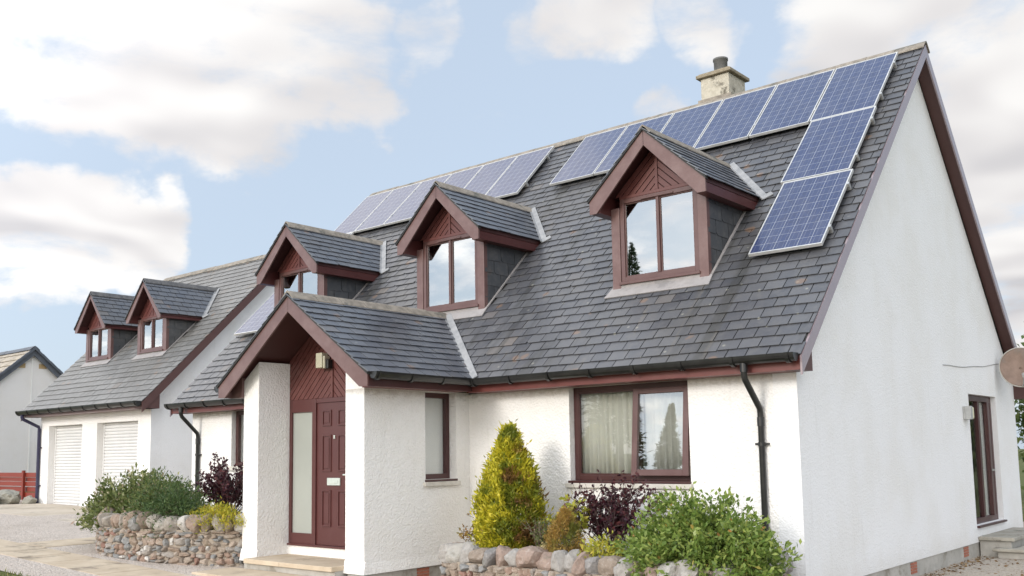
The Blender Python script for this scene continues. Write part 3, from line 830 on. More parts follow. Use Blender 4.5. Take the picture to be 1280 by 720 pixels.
curtain(xs + .03, WX1 + .02, .22, 1.36, 2.52, 'cream pleated curtain behind the tilted right sash of front window', 7, 4)

# small window left of the porch
w2 = framed_window(house, -10.68, -9.55, 1.58, WT, .09, -10.1, .07)
mb = MB(); mb.box(-10.61, -9.62, .12, .125, 1.65, 2.5); mb.build('pane', 'glass_clear', w2)
mb = MB(); mb.box(-10.74, -9.5, -.05, .09, 1.50, 1.579); mb.build('window_sill', 'sill', w2, bevel=.006)
mb = MB(); mb.box(-10.6, -9.6, .3, .31, 1.5, 2.55); mb.build('window_blind', 'shutter', w2)

# --- patio door in the gable
xf = -.085
mb = MB(); fw = .075
mb.box(xf - .07, xf, DY0, DY0 + fw, DZ0, DZ1); mb.box(xf - .07, xf, DY1 - fw, DY1, DZ0, DZ1)
mb.box(xf - .07, xf, DY0 + fw, DY1 - fw, DZ0, DZ0 + .09); mb.box(xf - .07, xf, DY0 + fw, DY1 - fw, DZ1 - .10, DZ1)
mb.box(xf - .068, xf - .001, 7.32, 7.42, DZ0 + .09, DZ1 - .10); mb.box(xf - .055, xf + .012, 7.86, 7.99, DZ0 + .09, DZ1 - .10)
pd = mb.build('patio_door', 'frame_dark', house, bevel=.005)
mb = MB(); mb.box(xf - .045, xf - .04, DY0 + fw, DY1 - fw, DZ0 + .09, DZ1 - .10); mb.build('pane', 'glass_patio', pd)
mb = MB(); mb.box(xf - .082, xf - .074, 7.56, 8.10, DZ0 + .05, DZ1 - .1); mb.build('door_blind', 'shutter', pd)
mb = MB(); mb.box(xf - .02, .045, DY0 + .01, DY1 + .03, DZ0 - .035, DZ0 - .002); mb.build('door_sill', 'frame_dark', pd, bevel=.006)
mb = MB(); mb.box(xf + .012, xf + .055, 7.90, 7.93, 1.30, 1.33); mb.box(xf + .04, xf + .055, 7.80, 7.93, 1.30, 1.33); mb.build('door_handle', 'lamp_grey', pd)

# --- porch
PX0, PX1, PYF, PYD = -7.45, -4.86, -1.94, -1.41
PCX, PHW, PAP, PYB = -6.13, 1.60, 3.905, -2.18
psl = (PAP - 2.765) / PHW; ph = math.hypot(1, psl)
pzr = lambda x: PAP - abs(x - PCX) * psl
PB = .27
def bellcast(m_, poly_top, z1, z0, out):
    pass
mb = MB()   # right cheek wall with its window
wall_grid(mb, (PX1, PYF, PB), (0, 1, 0), (0, 0, 1), (1, 0, 0), -PYF, 2.585 - PB, [(.87 + .2, -PYF - .27, 1.40 - PB, 2.575 - PB)], .36)
# sloping head of the front pier and the splayed foot
mb.prism([(PX1 - .36, PYF + .001, 2.585), (PX1 - .002, PYF + .001, 2.585), (PX1 - .002, PYF + .001, pzr(PX1) - .1), (PX1 - .36, PYF + .001, pzr(PX1 - .36) - .12)], (0, .5, 0))
mb.prism([(PX1 - .37, PYF - .001, PB + .16), (PX1 - .37, PYF - .03, PB), (PX1 - .37, PYF + .1, PB)], (.395, 0, 0))
mb.prism([(PX1 + .001, PYF - .02, PB + .14), (PX1 + .028, PYF - .02, PB), (PX1 - .1, PYF - .02, PB)], (0, -PYF + .02, 0))
porch = mb.build('porch', 'harl', house)
mb = MB()   # left pier
xr = -7.10
zt = lambda x: pzr(x) - .14
mb.prism([(PX0, PYF, .30), (xr, PYF, .30), (xr, PYF, zt(xr)), (PX0, PYF, zt(PX0))], (0, PYD - PYF + .10, 0))
mb.prism([(PX0 - .02, PYF - .001, .46), (PX0 - .02, PYF - .03, .30), (PX0 - .02, PYF + .1, .30)], (xr - PX0 + .035, 0, 0))
mb.prism([(xr + .001, PYF, .42), (xr + .02, PYF, .30), (xr - .1, PYF, .30)], (0, PYD - PYF, 0))
mb.box(PX0, PX0 + .3, PYD + .101, 0, .30, 2.6)
mb.build('porch_pier', 'harl_plain', porch)
mb = MB(); mb.box(xr + .003, PX1 - .36, PYD - .015, PYD + .3, .35, .487); mb.build('threshold_wall', 'harl_plain', porch)
mb = MB(); mb.box(PX0 + .02, xr - .012, PYF + .02, -.05, -.1, .299); mb.build('porch_plinth', 'concrete', porch)
mb = MB(); mb.box(PX1 - .34, PX1 - .02, PYF + .02, -.05, -.1, PB - .001); mb.build('porch_plinth', 'concrete', porch)
mb = MB()
for k in range(4): mb.box(PX1 - .02, PX1 - .012, -1.02, -.80, .10 + k * .04, .10 + k * .04 + .032)
mb.build('air_vent', 'brick', porch)
mb = MB()  # stone slab of the porch floor and the step below
mb.box(xr + .003, -6.30, -2.16, PYD - .016, .30, .362); mb.box(-6.294, PX1 - .363, -2.16, PYD - .016, .30, .36)
ps = mb.build('porch_floor', 'slab', porch, bevel=.006)
mb = MB(); mb.box(xr - .05, PX1 - .37, -2.10, PYD, -.05, .299); mb.build('step_riser', 'concrete', porch)
mb = MB(); mb.box(-7.42, -6.3, -2.75, -2.105, .0, .222); mb.box(-6.294, -4.95, -2.75, -2.105, .0, .22); mb.build('front_step', 'slab', porch, bevel=.008)
# porch roof
mb = MB()
for s in (-1, 1):
    slates(mb, (PCX + s * (PHW + .03), PYB - .035, pzr(PCX + PHW + .03)), (0, 1, 0), (-s / ph, 0, psl / ph), (s * psl / ph, 0, 1 / ph), 3.15, (PHW + .03) * ph, gauge=.165, width=.25,
           skip=lambda u, v: rp(PYB + u) > pzr(PCX + PHW + .03 - v / ph) + .30 and PYB + u > -.4, rnd=random.Random(31 + s))
proof = mb.build('porch_roof', 'slate_dormer', house)
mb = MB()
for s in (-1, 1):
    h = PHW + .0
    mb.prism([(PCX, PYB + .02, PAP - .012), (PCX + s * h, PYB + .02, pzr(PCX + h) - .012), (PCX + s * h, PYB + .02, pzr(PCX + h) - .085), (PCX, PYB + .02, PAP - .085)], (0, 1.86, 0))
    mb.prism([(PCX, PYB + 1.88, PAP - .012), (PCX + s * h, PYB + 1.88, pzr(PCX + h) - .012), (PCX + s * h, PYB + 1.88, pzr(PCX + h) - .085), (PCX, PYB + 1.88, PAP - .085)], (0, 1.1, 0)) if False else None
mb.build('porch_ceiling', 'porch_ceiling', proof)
mb = MB(); ridge_tiles(mb, (PCX, PYB - .02, PAP + .034), (PCX, .84, PAP + .034), .13, .10, .45); mb.build('ridge_tile', 'ridge', proof)
for s in (-1, 1):
    m_ = MB(); h = PHW
    m_.prism([(PCX, PYB - .022, PAP + .004), (PCX + s * (h + .02), PYB - .022, pzr(PCX + h + .02) + .004), (PCX + s * (h + .02), PYB - .022, pzr(PCX + h + .02) - .027), (PCX, PYB - .022, PAP - .027)], (0, .06, 0))
    m_.build('verge_undercloak', 'deck', proof); m_ = MB()
    m_.prism([(PCX, PYB, PAP - .029), (PCX + s * h, PYB, pzr(PCX + h) - .029), (PCX + s * h, PYB, 2.585), (PCX + s * (h - .15), PYB, 2.585), (PCX, PYB, PAP - .235)], (0, .026, 0))
    m_.build('bargeboard', 'barge', proof, bevel=.003)
    m_ = MB(); xa, xb = PCX + s * 1.275, PCX + s * (PHW - .005)
    if s < 0: xa = PX0 - .003
    m_.prism([(xa, PYB + .20, 2.585), (xb, PYB + .20, 2.585), (xb, PYB + .20, pzr(xb) - .09), (xa, PYB + .20, pzr(xa) - .09)], (0, 1.70, 0))
    m_.prism([(PCX + s * (PHW - .03), PYB + .027, 2.585), (xb, PYB + .027, 2.585), (xb, PYB + .027, pzr(xb) - .09), (PCX + s * (PHW - .03), PYB + .027, pzr(xb) - .09)], (0, .18, 0))
    m_.build('porch_eaves_box', 'fascia' if s > 0 else 'barge', proof)
m_ = MB(); m_.box(PCX + PHW - .004, PCX + PHW + .008, PYB + .02, -.29, 2.58, 2.735); m_.build('porch_fascia', 'frame_dark', proof)
mb = MB(); gutter(mb, (-4.452, PYB + .02, 2.757), (-4.452, -.33, 2.742), .070, bands=.50); mb.build('porch_gutter', 'pvc', proof)
mb = MB(); gutter(mb, (-7.808, -.33, 2.742), (-7.808, PYB + .02, 2.757), .070, bands=.50); mb.build('porch_gutter', 'pvc', proof)
for s in (-1, 1):  # valley lead on the main slope
    A = Vector((PCX + s * (PHW + .03), -.34, rp(-.34))); E_ = Vector((PCX, .83, rp(.83)))
    nrm = Vector((0, -q2, q2)); t_ = (E_ - A).normalized(); sd = nrm.cross(t_).normalized()
    if sd.x * s < 0: sd = -sd
    m_ = MB(); m_.obox(A + nrm * .028 - t_ * .0, t_ * (E_ - A).length * .98, sd * .12, nrm * .012)
    dn = Vector((s * psl / ph, 0, 1 / ph)); sd2 = t_.cross(dn).normalized()
    if sd2.y > 0: sd2 = -sd2
    m_.obox(A + dn * .028, t_ * (E_ - A).length * .97, sd2 * .05, dn * .012)
    m_.build('valley_flashing', 'lead', proof)
# porch gable boarding
mb = MB(); z0 = 2.545; bw, bh = 1.22, 1.22 * psl + .18
bh = pzr(PCX) - .1 - z0; bw = bh / psl
bc = 1.0; mb.prism([(PCX - bc, PYD + .03, z0), (PCX + bc, PYD + .03, z0), (PCX + bc, PYD + .03, z0 + bh - bc * psl), (PCX, PYD + .03, z0 + bh), (PCX - bc, PYD + .03, z0 + bh - bc * psl)], (0, .03, 0)); mb.build('gable_backing', 'groove', porch)
mb = MB(); nb = 24
bx = 1.75; bz = 1.75
for s in (-1, 1):
    # boards at 45 degrees, clipped by the roof line
    for i in range(nb):
        a, b = i * .11 + .007, (i + 1) * .11 - .007
        def clip(v):   # line x+z=v (from the centre strip) inside z<= bh - x*psl
            xm = 0.; zt_ = v
            if v <= bh: return (0.02, v - .02)
            x_ = (v - bh) / (1 - psl); return (x_, bh - x_ * psl)
        p1, p2 = clip(a), clip(b); XM = 1.0
        foot = lambda v: (max(v, .02), 0) if v <= XM else (XM, v - XM)
        if p1[0] >= XM: break
        if p2[0] > XM: b = XM + bh - XM * psl; p2 = (XM, bh - XM * psl)
        f1, f2 = foot(a), foot(b)
        pts = [f1] + ([(XM, 0)] if f1[1] == 0 and f2[1] > 0 else []) + ([f2] if (f2[0] - p2[0]) ** 2 + (f2[1] - p2[1]) ** 2 > 1e-8 else []) + [p2, p1]
        pts = [(PCX + s * u, PYD, z0 + max(v, 0)) for u, v in pts]
        mb.prism(pts, (0, .029, 0))
mb.box(PCX - .018, PCX + .018, PYD - .016, PYD + .02, z0, z0 + bh - .03)
mb.build('chevron_boarding', 'board', porch)
# door screen
mb = MB(); yd = PYD
mb.box(xr + .002, -7.045, yd, yd + .08, .49, 2.543); mb.box(-6.565, -6.485, yd - .012, yd + .08, .49, 2.543); mb.box(-5.64, -5.57, yd - .012, yd + .08, .49, 2.543)
mb.box(-6.485, -5.64, yd - .004, yd + .08, 2.478, 2.543); mb.box(-7.045, -6.565, yd + .002, yd + .07, 2.36, 2.543); mb.box(-7.045, -6.565, yd + .002, yd + .07, .49, .66)
mb.box(-5.57, PX1 - .361, yd, yd + .08, .49, 2.543); mb.box(-7.08, PX1 - .365, yd - .045, yd + .02, .487, .515)
scr = mb.build('door_screen', 'door', porch, bevel=.004)
mb = MB(); mb.box(-7.045, -6.565, yd + .03, yd + .036, .66, 2.36); mb.build('sidelight_pane', 'frosted', scr)
mb = MB(); mb.box(-6.483, -5.642, yd + .012, yd + .055, .517, 2.476)
def door_panel(x0, x1, z0, z1):
    w = .022
    for (a, b, c, d_) in ((x0, x0 + w, z0, z1), (x1 - w, x1, z0, z1), (x0 + w, x1 - w, z0, z0 + w), (x0 + w, x1 - w, z1 - w, z1)): mb.box(a, b, yd - .004, yd + .013, c, d_)
    mb.box(x0 + .045, x1 - .045, yd + .002, yd + .013, z0 + .045, z1 - .045)
for (z0, z1) in ((2.15, 2.375), (1.52, 2.03), (.77, 1.27)):
    door_panel(-6.36, -6.165, z0, z1); door_panel(-6.02, -5.825, z0, z1)
fd = mb.build('front_door', 'door', house, bevel=.003)
mb = MB(); mb.box(-6.235, -5.965, yd - .008, yd + .011, 1.335, 1.435); mb.box(-6.20, -6.0, yd - .014, yd - .009, 1.36, 1.41); mb.build('letter_box', 'brass', fd, bevel=.003)
mb = MB(); mb.box(-6.10, -6.075, yd - .010, yd + .011, 1.97, 2.02); mb.build('door_knocker', 'brass', fd, bevel=.004)
mb = MB(); mb.tube([(-5.72, yd + .01, 1.48), (-5.72, yd - .05, 1.48), (-5.84, yd - .05, 1.48)], .012, 8); mb.build('door_handle', 'brass', fd)
# porch side window
mb = MB(); wy0, wy1, wz0, wz1 = -.875, -.27, 1.40, 2.575; xw = PX1 - .13
mb.box(xw - .07, xw, wy0, wy0 + .065, wz0, wz1); mb.box(xw - .07, xw, wy1 - .065, wy1, wz0, wz1); mb.box(xw - .07, xw, wy0 + .065, wy1 - .065, wz0, wz0 + .07); mb.box(xw - .07, xw, wy0 + .065, wy1 - .065, wz1 - .07, wz1)
pw = mb.build('porch_window', 'frame_dark', house, bevel=.005)
mb = MB(); mb.box(xw - .045, xw - .04, wy0 + .065, wy1 - .065, wz0 + .07, wz1 - .07); mb.build('pane', 'glass_clear', pw)
mb = MB(); mb.box(xw - .02, PX1 + .02, wy0 - .005, wy1 + .005, wz0 - .03, wz0 - .001); mb.build('window_board', 'frame_dark', pw, bevel=.004)
mb = MB(); mb.box(PX1 - .1, PX1 + .045, wy0 - .04, wy1 + .04, wz0 - .09, wz0 - .032); mb.build('window_sill', 'sill', pw, bevel=.006)
mb = MB(); mb.box(xw - .078, xw - .072, wy0 + .01, wy1 - .01, wz0 + .01, wz1 - .01); mb.build('window_blind', 'shutter', pw)

# ------------------------------------------------------------------ fittings on the house
lamp = empty('porch_light', (-6.25, PYD, 2.95), 'cream box security light on the chevron boarding above the front door', 'wall light')
mb = MB(); mb.box(-6.335, -6.20, PYD - .14, PYD - .018, 2.955, 3.165); mb.box(-6.20, -6.165, PYD - .12, PYD - .018, 2.945, 3.12); mb.build('lamp_body', 'white_plastic', lamp, bevel=.012)
mb = MB(); mb.box(-6.163, -6.11, PYD - .10, PYD - .018, 2.94, 3.07); mb.build('sensor', 'black', lamp, bevel=.01)

wl = empty('wall_lamp', (0, 6.3, 2.25), 'small grey and yellow bulkhead lamp on the shaded gable wall beside patio door', 'wall light')
mb = MB(); mb.box(.001, .03, 6.14, 6.36, 2.14, 2.35); mb.box(.03, .12, 6.14, 6.25, 2.14, 2.35); mb.build('lamp_body', 'lamp_grey', wl, bevel=.008)
mb = MB(); mb.box(.03, .115, 6.252, 6.35, 2.15, 2.34); mb.build('lens', 'lens', wl, bevel=.02)

dish = empty('satellite_dish', (0, 8.55, 3.1), 'brown weathered satellite dish bracketed to the gable wall corner below the eaves', 'satellite dish')
dc = Vector((.40, 8.30, 3.06)); dn = Vector((.30, -.92, .26)).normalized(); da = dn.cross(Vector((0, 0, 1))).normalized(); db = da.cross(dn).normalized()
if db.z < 0: db = -db
mb = MB(); vs = []; nr, ns = 7, 40
for i in range(nr + 1):
    r_ = i / nr
    for k in range(ns):
        an = 2 * math.pi * k / ns
        vs.append(dc + da * math.cos(an) * r_ * .33 + db * math.sin(an) * r_ * .355 + dn * (.075 * r_ * r_ - .075))
mb.add(vs, [(i * ns + k, i * ns + (k + 1) % ns, (i + 1) * ns + (k + 1) % ns, (i + 1) * ns + k) for i in range(nr) for k in range(ns)], True)
do = mb.build('reflector', 'dish', dish); sd_ = do.modifiers.new('s', 'SOLIDIFY'); sd_.thickness = .008
mb = MB(); mb.tube([dc + da * math.cos(2 * math.pi * k / 40) * .332 + db * math.sin(2 * math.pi * k / 40) * .357 for k in range(41)], .009, 6, caps=False); mb.build('rim', 'dish_rim', dish)
mb = MB(); tip = dc + dn * .33 - db * .28
mb.tube([dc - db * .33 - dn * .02, dc - db * .37 + dn * .1, tip], .012, 6); mb.tube([tip, tip - dn * .09 + db * .07], .028, 10)
mb.build('feed_arm', 'lamp_grey', dish)
mb = MB(); mb.tube([(.0, 8.86, 3.18), (.12, 8.80, 3.18), (.22, 8.62, 3.12), tuple(dc - dn * .08)], .02, 8); mb.box(.001, .03, 8.78, 8.94, 3.08, 3.28); mb.build('bracket', 'black', dish)
pts = []
for i in range(30):
    t = i / 29; pts.append((.006, 5.25 + 3.5 * t, 2.95 + .23 * t ** 1.2 - .03 * math.sin(t * 3.14) + .006 * math.sin(t * 17)))
mb = MB(); mb.tube(pts, .006, 5); tag(mb.build('aerial_cable', 'cable', None, loc=(0, 7, 3)), 'thin grey cable running along the gable wall to satellite dish', 'cable')

# steps at the patio door
st = empty('patio_steps', (.3, 7.2, 0), 'weathered concrete steps below the patio door on the gable', 'steps')
mb = MB(); mb.box(.004, .46, 6.58, 8.6, -.05, .245); mb.build('step_block', 'concrete', st, bevel=.008)
mb = MB(); mb.box(.003, .52, 6.52, 8.66, .246, .305); mb.build('top_slab', 'mossy', st, bevel=.012)
mb = MB(); mb.box(.30, .95, 6.40, 6.579, -.05, .10); mb.box(.522, .95, 6.58, 8.5, -.05, .10) ; mb.build('lower_block', 'concrete', st, bevel=.008)
mb = MB(); mb.box(.24, 1.0, 6.33, 6.517, .101, .15); mb.box(.524, 1.0, 6.52, 8.55, .101, .15); mb.build('lower_slab', 'mossy', st, bevel=.01)

# ------------------------------------------------------------------ solar panels
PN = Vector((0, -q2, q2)); PS = Vector((0, q2, q2))
prot = Matrix((Vector((1, 0, 0)), PS, PN)).transposed().to_euler()
def panel_meshes(w):
    L = 1.63; fr_ = .017; hwid = w / 2
    m1 = MB(); o0 = -.022
    m1.box(-hwid, -hwid + fr_, o0, o0 + L, -.04, .0); m1.box(hwid - fr_, hwid, o0, o0 + L, -.04, 0)
    m1.box(-hwid + fr_, hwid - fr_, o0, o0 + fr_, -.04, 0); m1.box(-hwid + fr_, hwid - fr_, o0 + L - fr_, o0 + L, -.04, 0)
    m2 = MB(); m2.box(-hwid + fr_, hwid - fr_, o0 + fr_, o0 + L - fr_, -.012, -.004)
    m3 = MB()
    for s_ in (.32, 1.26): m3.box(-hwid - .03, hwid + .03, s_ - .02, s_ + .02, -.095, -.042)
    m4 = []
    for s_ in (.32, 1.26):
        m = MB(); m.box(hwid + .001, hwid + .03, s_ - .025, s_ + .025, -.042, .006); m4.append(m)
    return m1, m2, m3, m4
def first_panel(w, x, s_top, label, group):
    m1, m2, m3, m4 = panel_meshes(w)
    o = empty('solar_panel', (0, 0, 0), label, 'solar panel', group); o.rotation_euler = prot
    place_panel(o, x, s_top)
    m1.build('panel_frame', 'alu', o, local=True); m2.build('cell_sheet', 'cells', o, local=True); m3.build('mounting_rail', 'rail', o, local=True)
    for m in m4: m.build('clamp', 'rail', o, local=True)
    return o
def place_panel(o, x, s_low):
    """s_low: distance of the lower edge from the ridge, down the slope"""
    base = Vector((x, YR, ZR)) - PS * s_low + PN * .125
    o.location = base + PS * .022
WR, WL = .945, .892
pg = 'solar panels on the house roof'
XR = [-.085 - .487 - i * .966 for i in range(6)]
XL = [-6.62 - .455 - i * .908 for i in range(6)]
labR = ['blue solar panel in ridge row at its right end by gable', 'blue solar panel in ridge row second from the gable end', 'blue ridge row solar panel third from gable, just right of chimney',
        'blue ridge row solar panel fourth from gable, below the chimney', 'ridge row solar panel half hidden behind the peak of nearest dormer', 'greyish ridge row solar panel just right of the gap in the row']
labL = ['greyish ridge row solar panel just left of the gap in the row', 'greyish ridge row solar panel second to the left of the gap', 'pale ridge row solar panel third to the left of the gap, above middle dormer',
        'pale ridge row solar panel behind the left side of the middle dormer peak', 'pale ridge row solar panel second from the far left end', 'pale ridge row solar panel at the far left end of the roof']
pr = first_panel(WR, XR[0], 1.94, labR[0], pg)
for i in range(1, 6):
    c = copy_tree(pr); place_panel(c, XR[i], 1.94); c['label'] = labR[i]
for s_, x_, lb in ((3.58, -.545, 'blue solar panel in middle of the right hand column near gable'), (5.235, -.49, 'lowest blue solar panel of right hand column, beside the nearest dormer')):
    c = copy_tree(pr); place_panel(c, x_, s_); c['label'] = lb
plf = first_panel(WL, XL[0], 1.94, labL[0], pg)
for i in range(1, 6):
    c = copy_tree(plf); place_panel(c, XL[i], 1.94); c['label'] = labL[i]
for s_, lb in ((3.58, 'pale solar panel in far left column mostly hidden behind the farthest house dormer'), (5.215, 'lowest pale solar panel of far left column, seen beyond porch roof peak')):
    c = copy_tree(plf); place_panel(c, XL[5] - .02, s_); c['label'] = lb

# ------------------------------------------------------------------ GARAGE
gar = empty('garage', (-19, 5.3, .53), 'white detached garage with two roller doors, grey slate roof and two dormers', 'garage')
gx0, gx1, gy0, gyr = -22.04, -16.38, 1.63, 5.30
gp = lambda y: y + 1.83
GZR = gp(gyr); gdp = 2 * gyr - gy0; GWT = 2.89
GV0, GV1 = -22.25, -16.0
mb = MB()
gh = [(-21.55 - gx0, -19.70 - gx0, 0, 2.63 - .45), (-18.93 - gx0, -16.96 - gx0, 0, 2.63 - .45)]
wall_grid(mb, (gx0, gy0, .45), (1, 0, 0), (0, 0, 1), (0, -1, 0), gx1 - gx0, GWT - .45, gh, .28)
mb.build('front_wall', 'harl_plain', gar)
mb = MB()
for xa, xb in ((gx1, gx1 - .28), (gx0, gx0 + .28)):
    mb.prism([(xa, gy0 + .0005, .35), (xa, gdp, .35), (xa, gdp, GWT), (xa, gyr, GZR - .16), (xa, gy0 + .0005, gp(gy0) - .16)], (xb - xa, 0, 0))
mb.box(gx0 + .28, gx1 - .28, gdp - .28, gdp, .35, GWT)
mb.build('gable_wall', 'harl_gable', gar)
for (a, b) in ((-21.55, -19.70), (-18.93, -16.96)):
    mb = MB(); z = .54; n = 0
    while z < 2.62:
        z1 = min(z + .078, 2.625); ym = gy0 + .19
        prof = [(ym, z), (ym - .012, z + .014), (ym - .020, (z + z1) / 2), (ym - .012, z1 - .015), (ym, z1 - .0065)]
        vs = [(x, y_, z_) for x in (a + .04, b - .04) for y_, z_ in prof]
        mb.add(vs, [(j, j + 5, j + 6, j + 1) for j in range(4)]); z = z1
    mb.box(a + .03, b - .03, gy0 + .2, gy0 + .22, .5, 2.63)
    gd = mb.build('garage_door', 'shutter', gar)
    mb = MB(); mb.box(a, a + .06, gy0 + .16, gy0 + .23, .5, 2.63); mb.box(b - .06, b, gy0 + .16, gy0 + .23, .5, 2.63); mb.box(a + .06, b - .06, gy0 + .17, gy0 + .2, .53, .60); mb.build('guide_rail', 'shutter', gd)
def skip_g(u, s):
    x, y = GV0 + u, 1.18 + s * q2
    for cx in (-17.97, -20.72):
        if abs(x - cx) < .66 and 2.56 < y < 4.36 - abs(x - cx) * .95: return True
    return False
GSL = (gyr - 1.18) / q2
mb = MB(); slates(mb, (GV0, 1.18, gp(1.18)), (1, 0, 0), (0, q2, q2), (0, -q2, q2), GV1 - GV0 + .01, GSL, gauge=.20, width=.3, skip=skip_g, rnd=random.Random(41))
groof = mb.build('garage_roof', 'slate_garage', gar)
mb = MB(); slates(mb, (GV1 + .01, 2 * gyr - 1.18, gp(1.18)), (-1, 0, 0), (0, -q2, q2), (0, q2, q2), GV1 - GV0 + .01, GSL, gauge=.3, width=.4, rnd=random.Random(42)); mb.build('rear_slates', 'slate_garage', groof)
mb = MB(); e = 1.20
mb.prism([(GV0 + .01, e, gp(e) - .012), (GV0 + .01, gyr, GZR - .012), (GV0 + .01, 2 * gyr - e, gp(e) - .012), (GV0 + .01, 2 * gyr - e, gp(e) - .1), (GV0 + .01, gyr, GZR - .1), (GV0 + .01, e, gp(e) - .1)], (GV1 - GV0 - .02, 0, 0)); mb.build('roof_deck', 'deck', groof)
mb = MB(); ridge_tiles(mb, (GV0 - .01, gyr, GZR + .03), (GV1 + .02, gyr, GZR + .03), .15, .12, .45); mb.build('ridge_tile', 'ridge', groof)
for sgn in (-1, 1):
    f = (lambda y: y) if sgn < 0 else (lambda y: 2 * gyr - y)
    for xa in (GV1 - .012, GV0 - .012):
        m_ = MB(); m_.prism([(xa, f(1.19), gp(1.19) - .012), (xa, f(gyr), GZR - .012), (xa, f(gyr), GZR - .25), (xa, f(1.19), gp(1.19) - .25)], (.024, 0, 0)); m_.build('bargeboard', 'soffit', groof)
for xa, xb in ((gx1 + .003, GV1 - .014), (GV0 + .014, gx0 - .003)):
    mb = MB(); mb.prism([(xa, 1.22, GWT - .02), (xa, gy0 - .002, GWT - .02), (xa, gy0 - .002, gp(gy0) - .12), (xa, 1.22, gp(1.22) - .12)], (xb - xa, 0, 0)); mb.build('boxed_eaves_end', 'soffit', groof)
    mb = MB(); mb.prism([(xa, gy0, gp(gy0) - .102), (xa, gyr, GZR - .102), (xa, gyr, GZR - .125), (xa, gy0, gp(gy0) - .125)], (xb - xa, 0, 0))
    mb.build('verge_soffit', 'soffit', groof)
mb = MB(); mb.box(GV0 + .01, GV1 - .016, 1.225, 1.245, GWT - .02, 3.02); mb.build('fascia', 'barge', groof)
mb = MB(); mb.box(GV0 + .01, GV1 - .016, 1.245, gy0 - .001, GWT - .02, GWT - .008); mb.build('eaves_soffit', 'barge', groof)
mb = MB(); gutter(mb, (GV1 - .02, 1.12, 3.035), (GV0 - .02, 1.12, 3.035), .085, bands=.62); mb.build('gutter', 'pvc', gar)
m_ = MB(); x = -22.02
m_.tube([(x, 1.12, 3.0), (x, 1.12, 2.86), (x, 1.14, 2.82), (x, 1.56, 2.62), (x, 1.58, 2.56), (x, 1.58, .56)], .042, 10)
for z in (1.05, 2.05): m_.box(x - .08, x + .10, 1.57, 1.628, z, z + .03)
m_.build('downpipe', 'pvc_blue', gar)
MG = dict(post='barge', soffit='porch_ceiling', barge='barge', fascia='fascia_dark', ridge='ridge_dark', gauge=.17)
g1 = make_dormer('dormer', gar, Vector((-17.97, 2.50, gp(2.5))) - gar.location, .685, .135, .09, .93, .955, .825, 1.85, .825, .27, 4, MG)
c = copy_tree(g1, gar); c.location = Vector((-20.72, 2.50, gp(2.5))) - gar.location

# ------------------------------------------------------------------ NEIGHBOUR
nb_x = -30.; nyc, nza, nhw, nsl = 4.75, 5.62, 3.6, .87
nbh = empty('neighbour_house', (-34, nyc, .7), 'grey harled neighbouring house with beige tiled roof beyond the garage', 'house')
mb = MB(); nz = lambda d: nza - d * nsl
mb.prism([(nb_x, nyc - 3.3, .5), (nb_x, nyc + 3.3, .5), (nb_x, nyc + 3.3, nz(3.3) - .12), (nb_x, nyc, nza - .12), (nb_x, nyc - 3.3, nz(3.3) - .12)], (-9, 0, 0)); mb.build('wall', 'harl_grey', nbh)
mb = MB(); nh = math.hypot(1, nsl)
slates(mb, (nb_x - 9.2, nyc - nhw, nz(nhw)), (1, 0, 0), (0, 1 / nh, nsl / nh), (0, -nsl / nh, 1 / nh), 9.4, nhw * nh, gauge=.34, width=.33, lift=.04, t=.02, rnd=random.Random(50))
slates(mb, (nb_x + .2, nyc + nhw, nz(nhw)), (-1, 0, 0), (0, -1 / nh, nsl / nh), (0, nsl / nh, 1 / nh), 9.4, nhw * nh, gauge=.34, width=.33, lift=.04, t=.02, rnd=random.Random(51))
nr_ = mb.build('roof', 'nb_tile', nbh)
mb = MB(); ridge_tiles(mb, (nb_x - 9.2, nyc, nza + .06), (nb_x + .2, nyc, nza + .06), .17, .12, .45)
for s in (-1, 1):
    for k in range(13):   # verge caps
        a = nyc + s * k * nhw / 13; b = nyc + s * (k + 1) * nhw / 13
        mb.prism([(nb_x + .16, a, nz(abs(a - nyc)) + .05), (nb_x + .16, b, nz(abs(b - nyc)) + .035), (nb_x + .16, b, nz(abs(b - nyc)) - .06), (nb_x + .16, a, nz(abs(a - nyc)) - .06)], (.07, 0, 0))
mb.build('verge_tile', 'nb_trim', nr_)
mb = MB()
for s in (-1, 1): mb.prism([(nb_x + .10, nyc, nza - .05), (nb_x + .10, nyc + s * nhw, nz(nhw) - .05), (nb_x + .10, nyc + s * nhw, nz(nhw) - .26), (nb_x + .10, nyc, nza - .26)], (.04, 0, 0))
mb.build('bargeboard', 'nb_trim', nr_)
for dy in (-.36, .36):
    mb = MB(); mb.box(nb_x, nb_x + .012, nyc + dy - .13, nyc + dy + .13, 4.92, 5.08); mb.build('gable_vent', 'vent', nbh)
mb = MB(); mb.box(nb_x, nb_x + .02, nyc - .02, nyc + .02, .6, 5.3); mb.build('movement_joint', 'harl_plain', nbh)

# fence
fe = empty('fence', (-25, 2.2, .65), 'red stained timber fence of horizontal boards between garage and neighbour', 'fence')
mb = MB()
for k, (z0, z1, dy) in enumerate(((.64, .78, 0), (.80, .93, .05), (.955, 1.08, 0), (1.09, 1.20, .05), (1.21, 1.335, 0))):
    mb.box(-31.5, -22.06, 2.2 + dy, 2.225 + dy, z0 + .05, z1 + .05)
mb.build('fence_board', 'fence_red', fe)
for x in (-30.6, -28.4, -26.3, -24.25, -22.3):
    mb = MB(); mb.box(x - .05, x + .05, 2.13, 2.195, .5, 1.45); mb.build('fence_post', 'fence_red', fe)

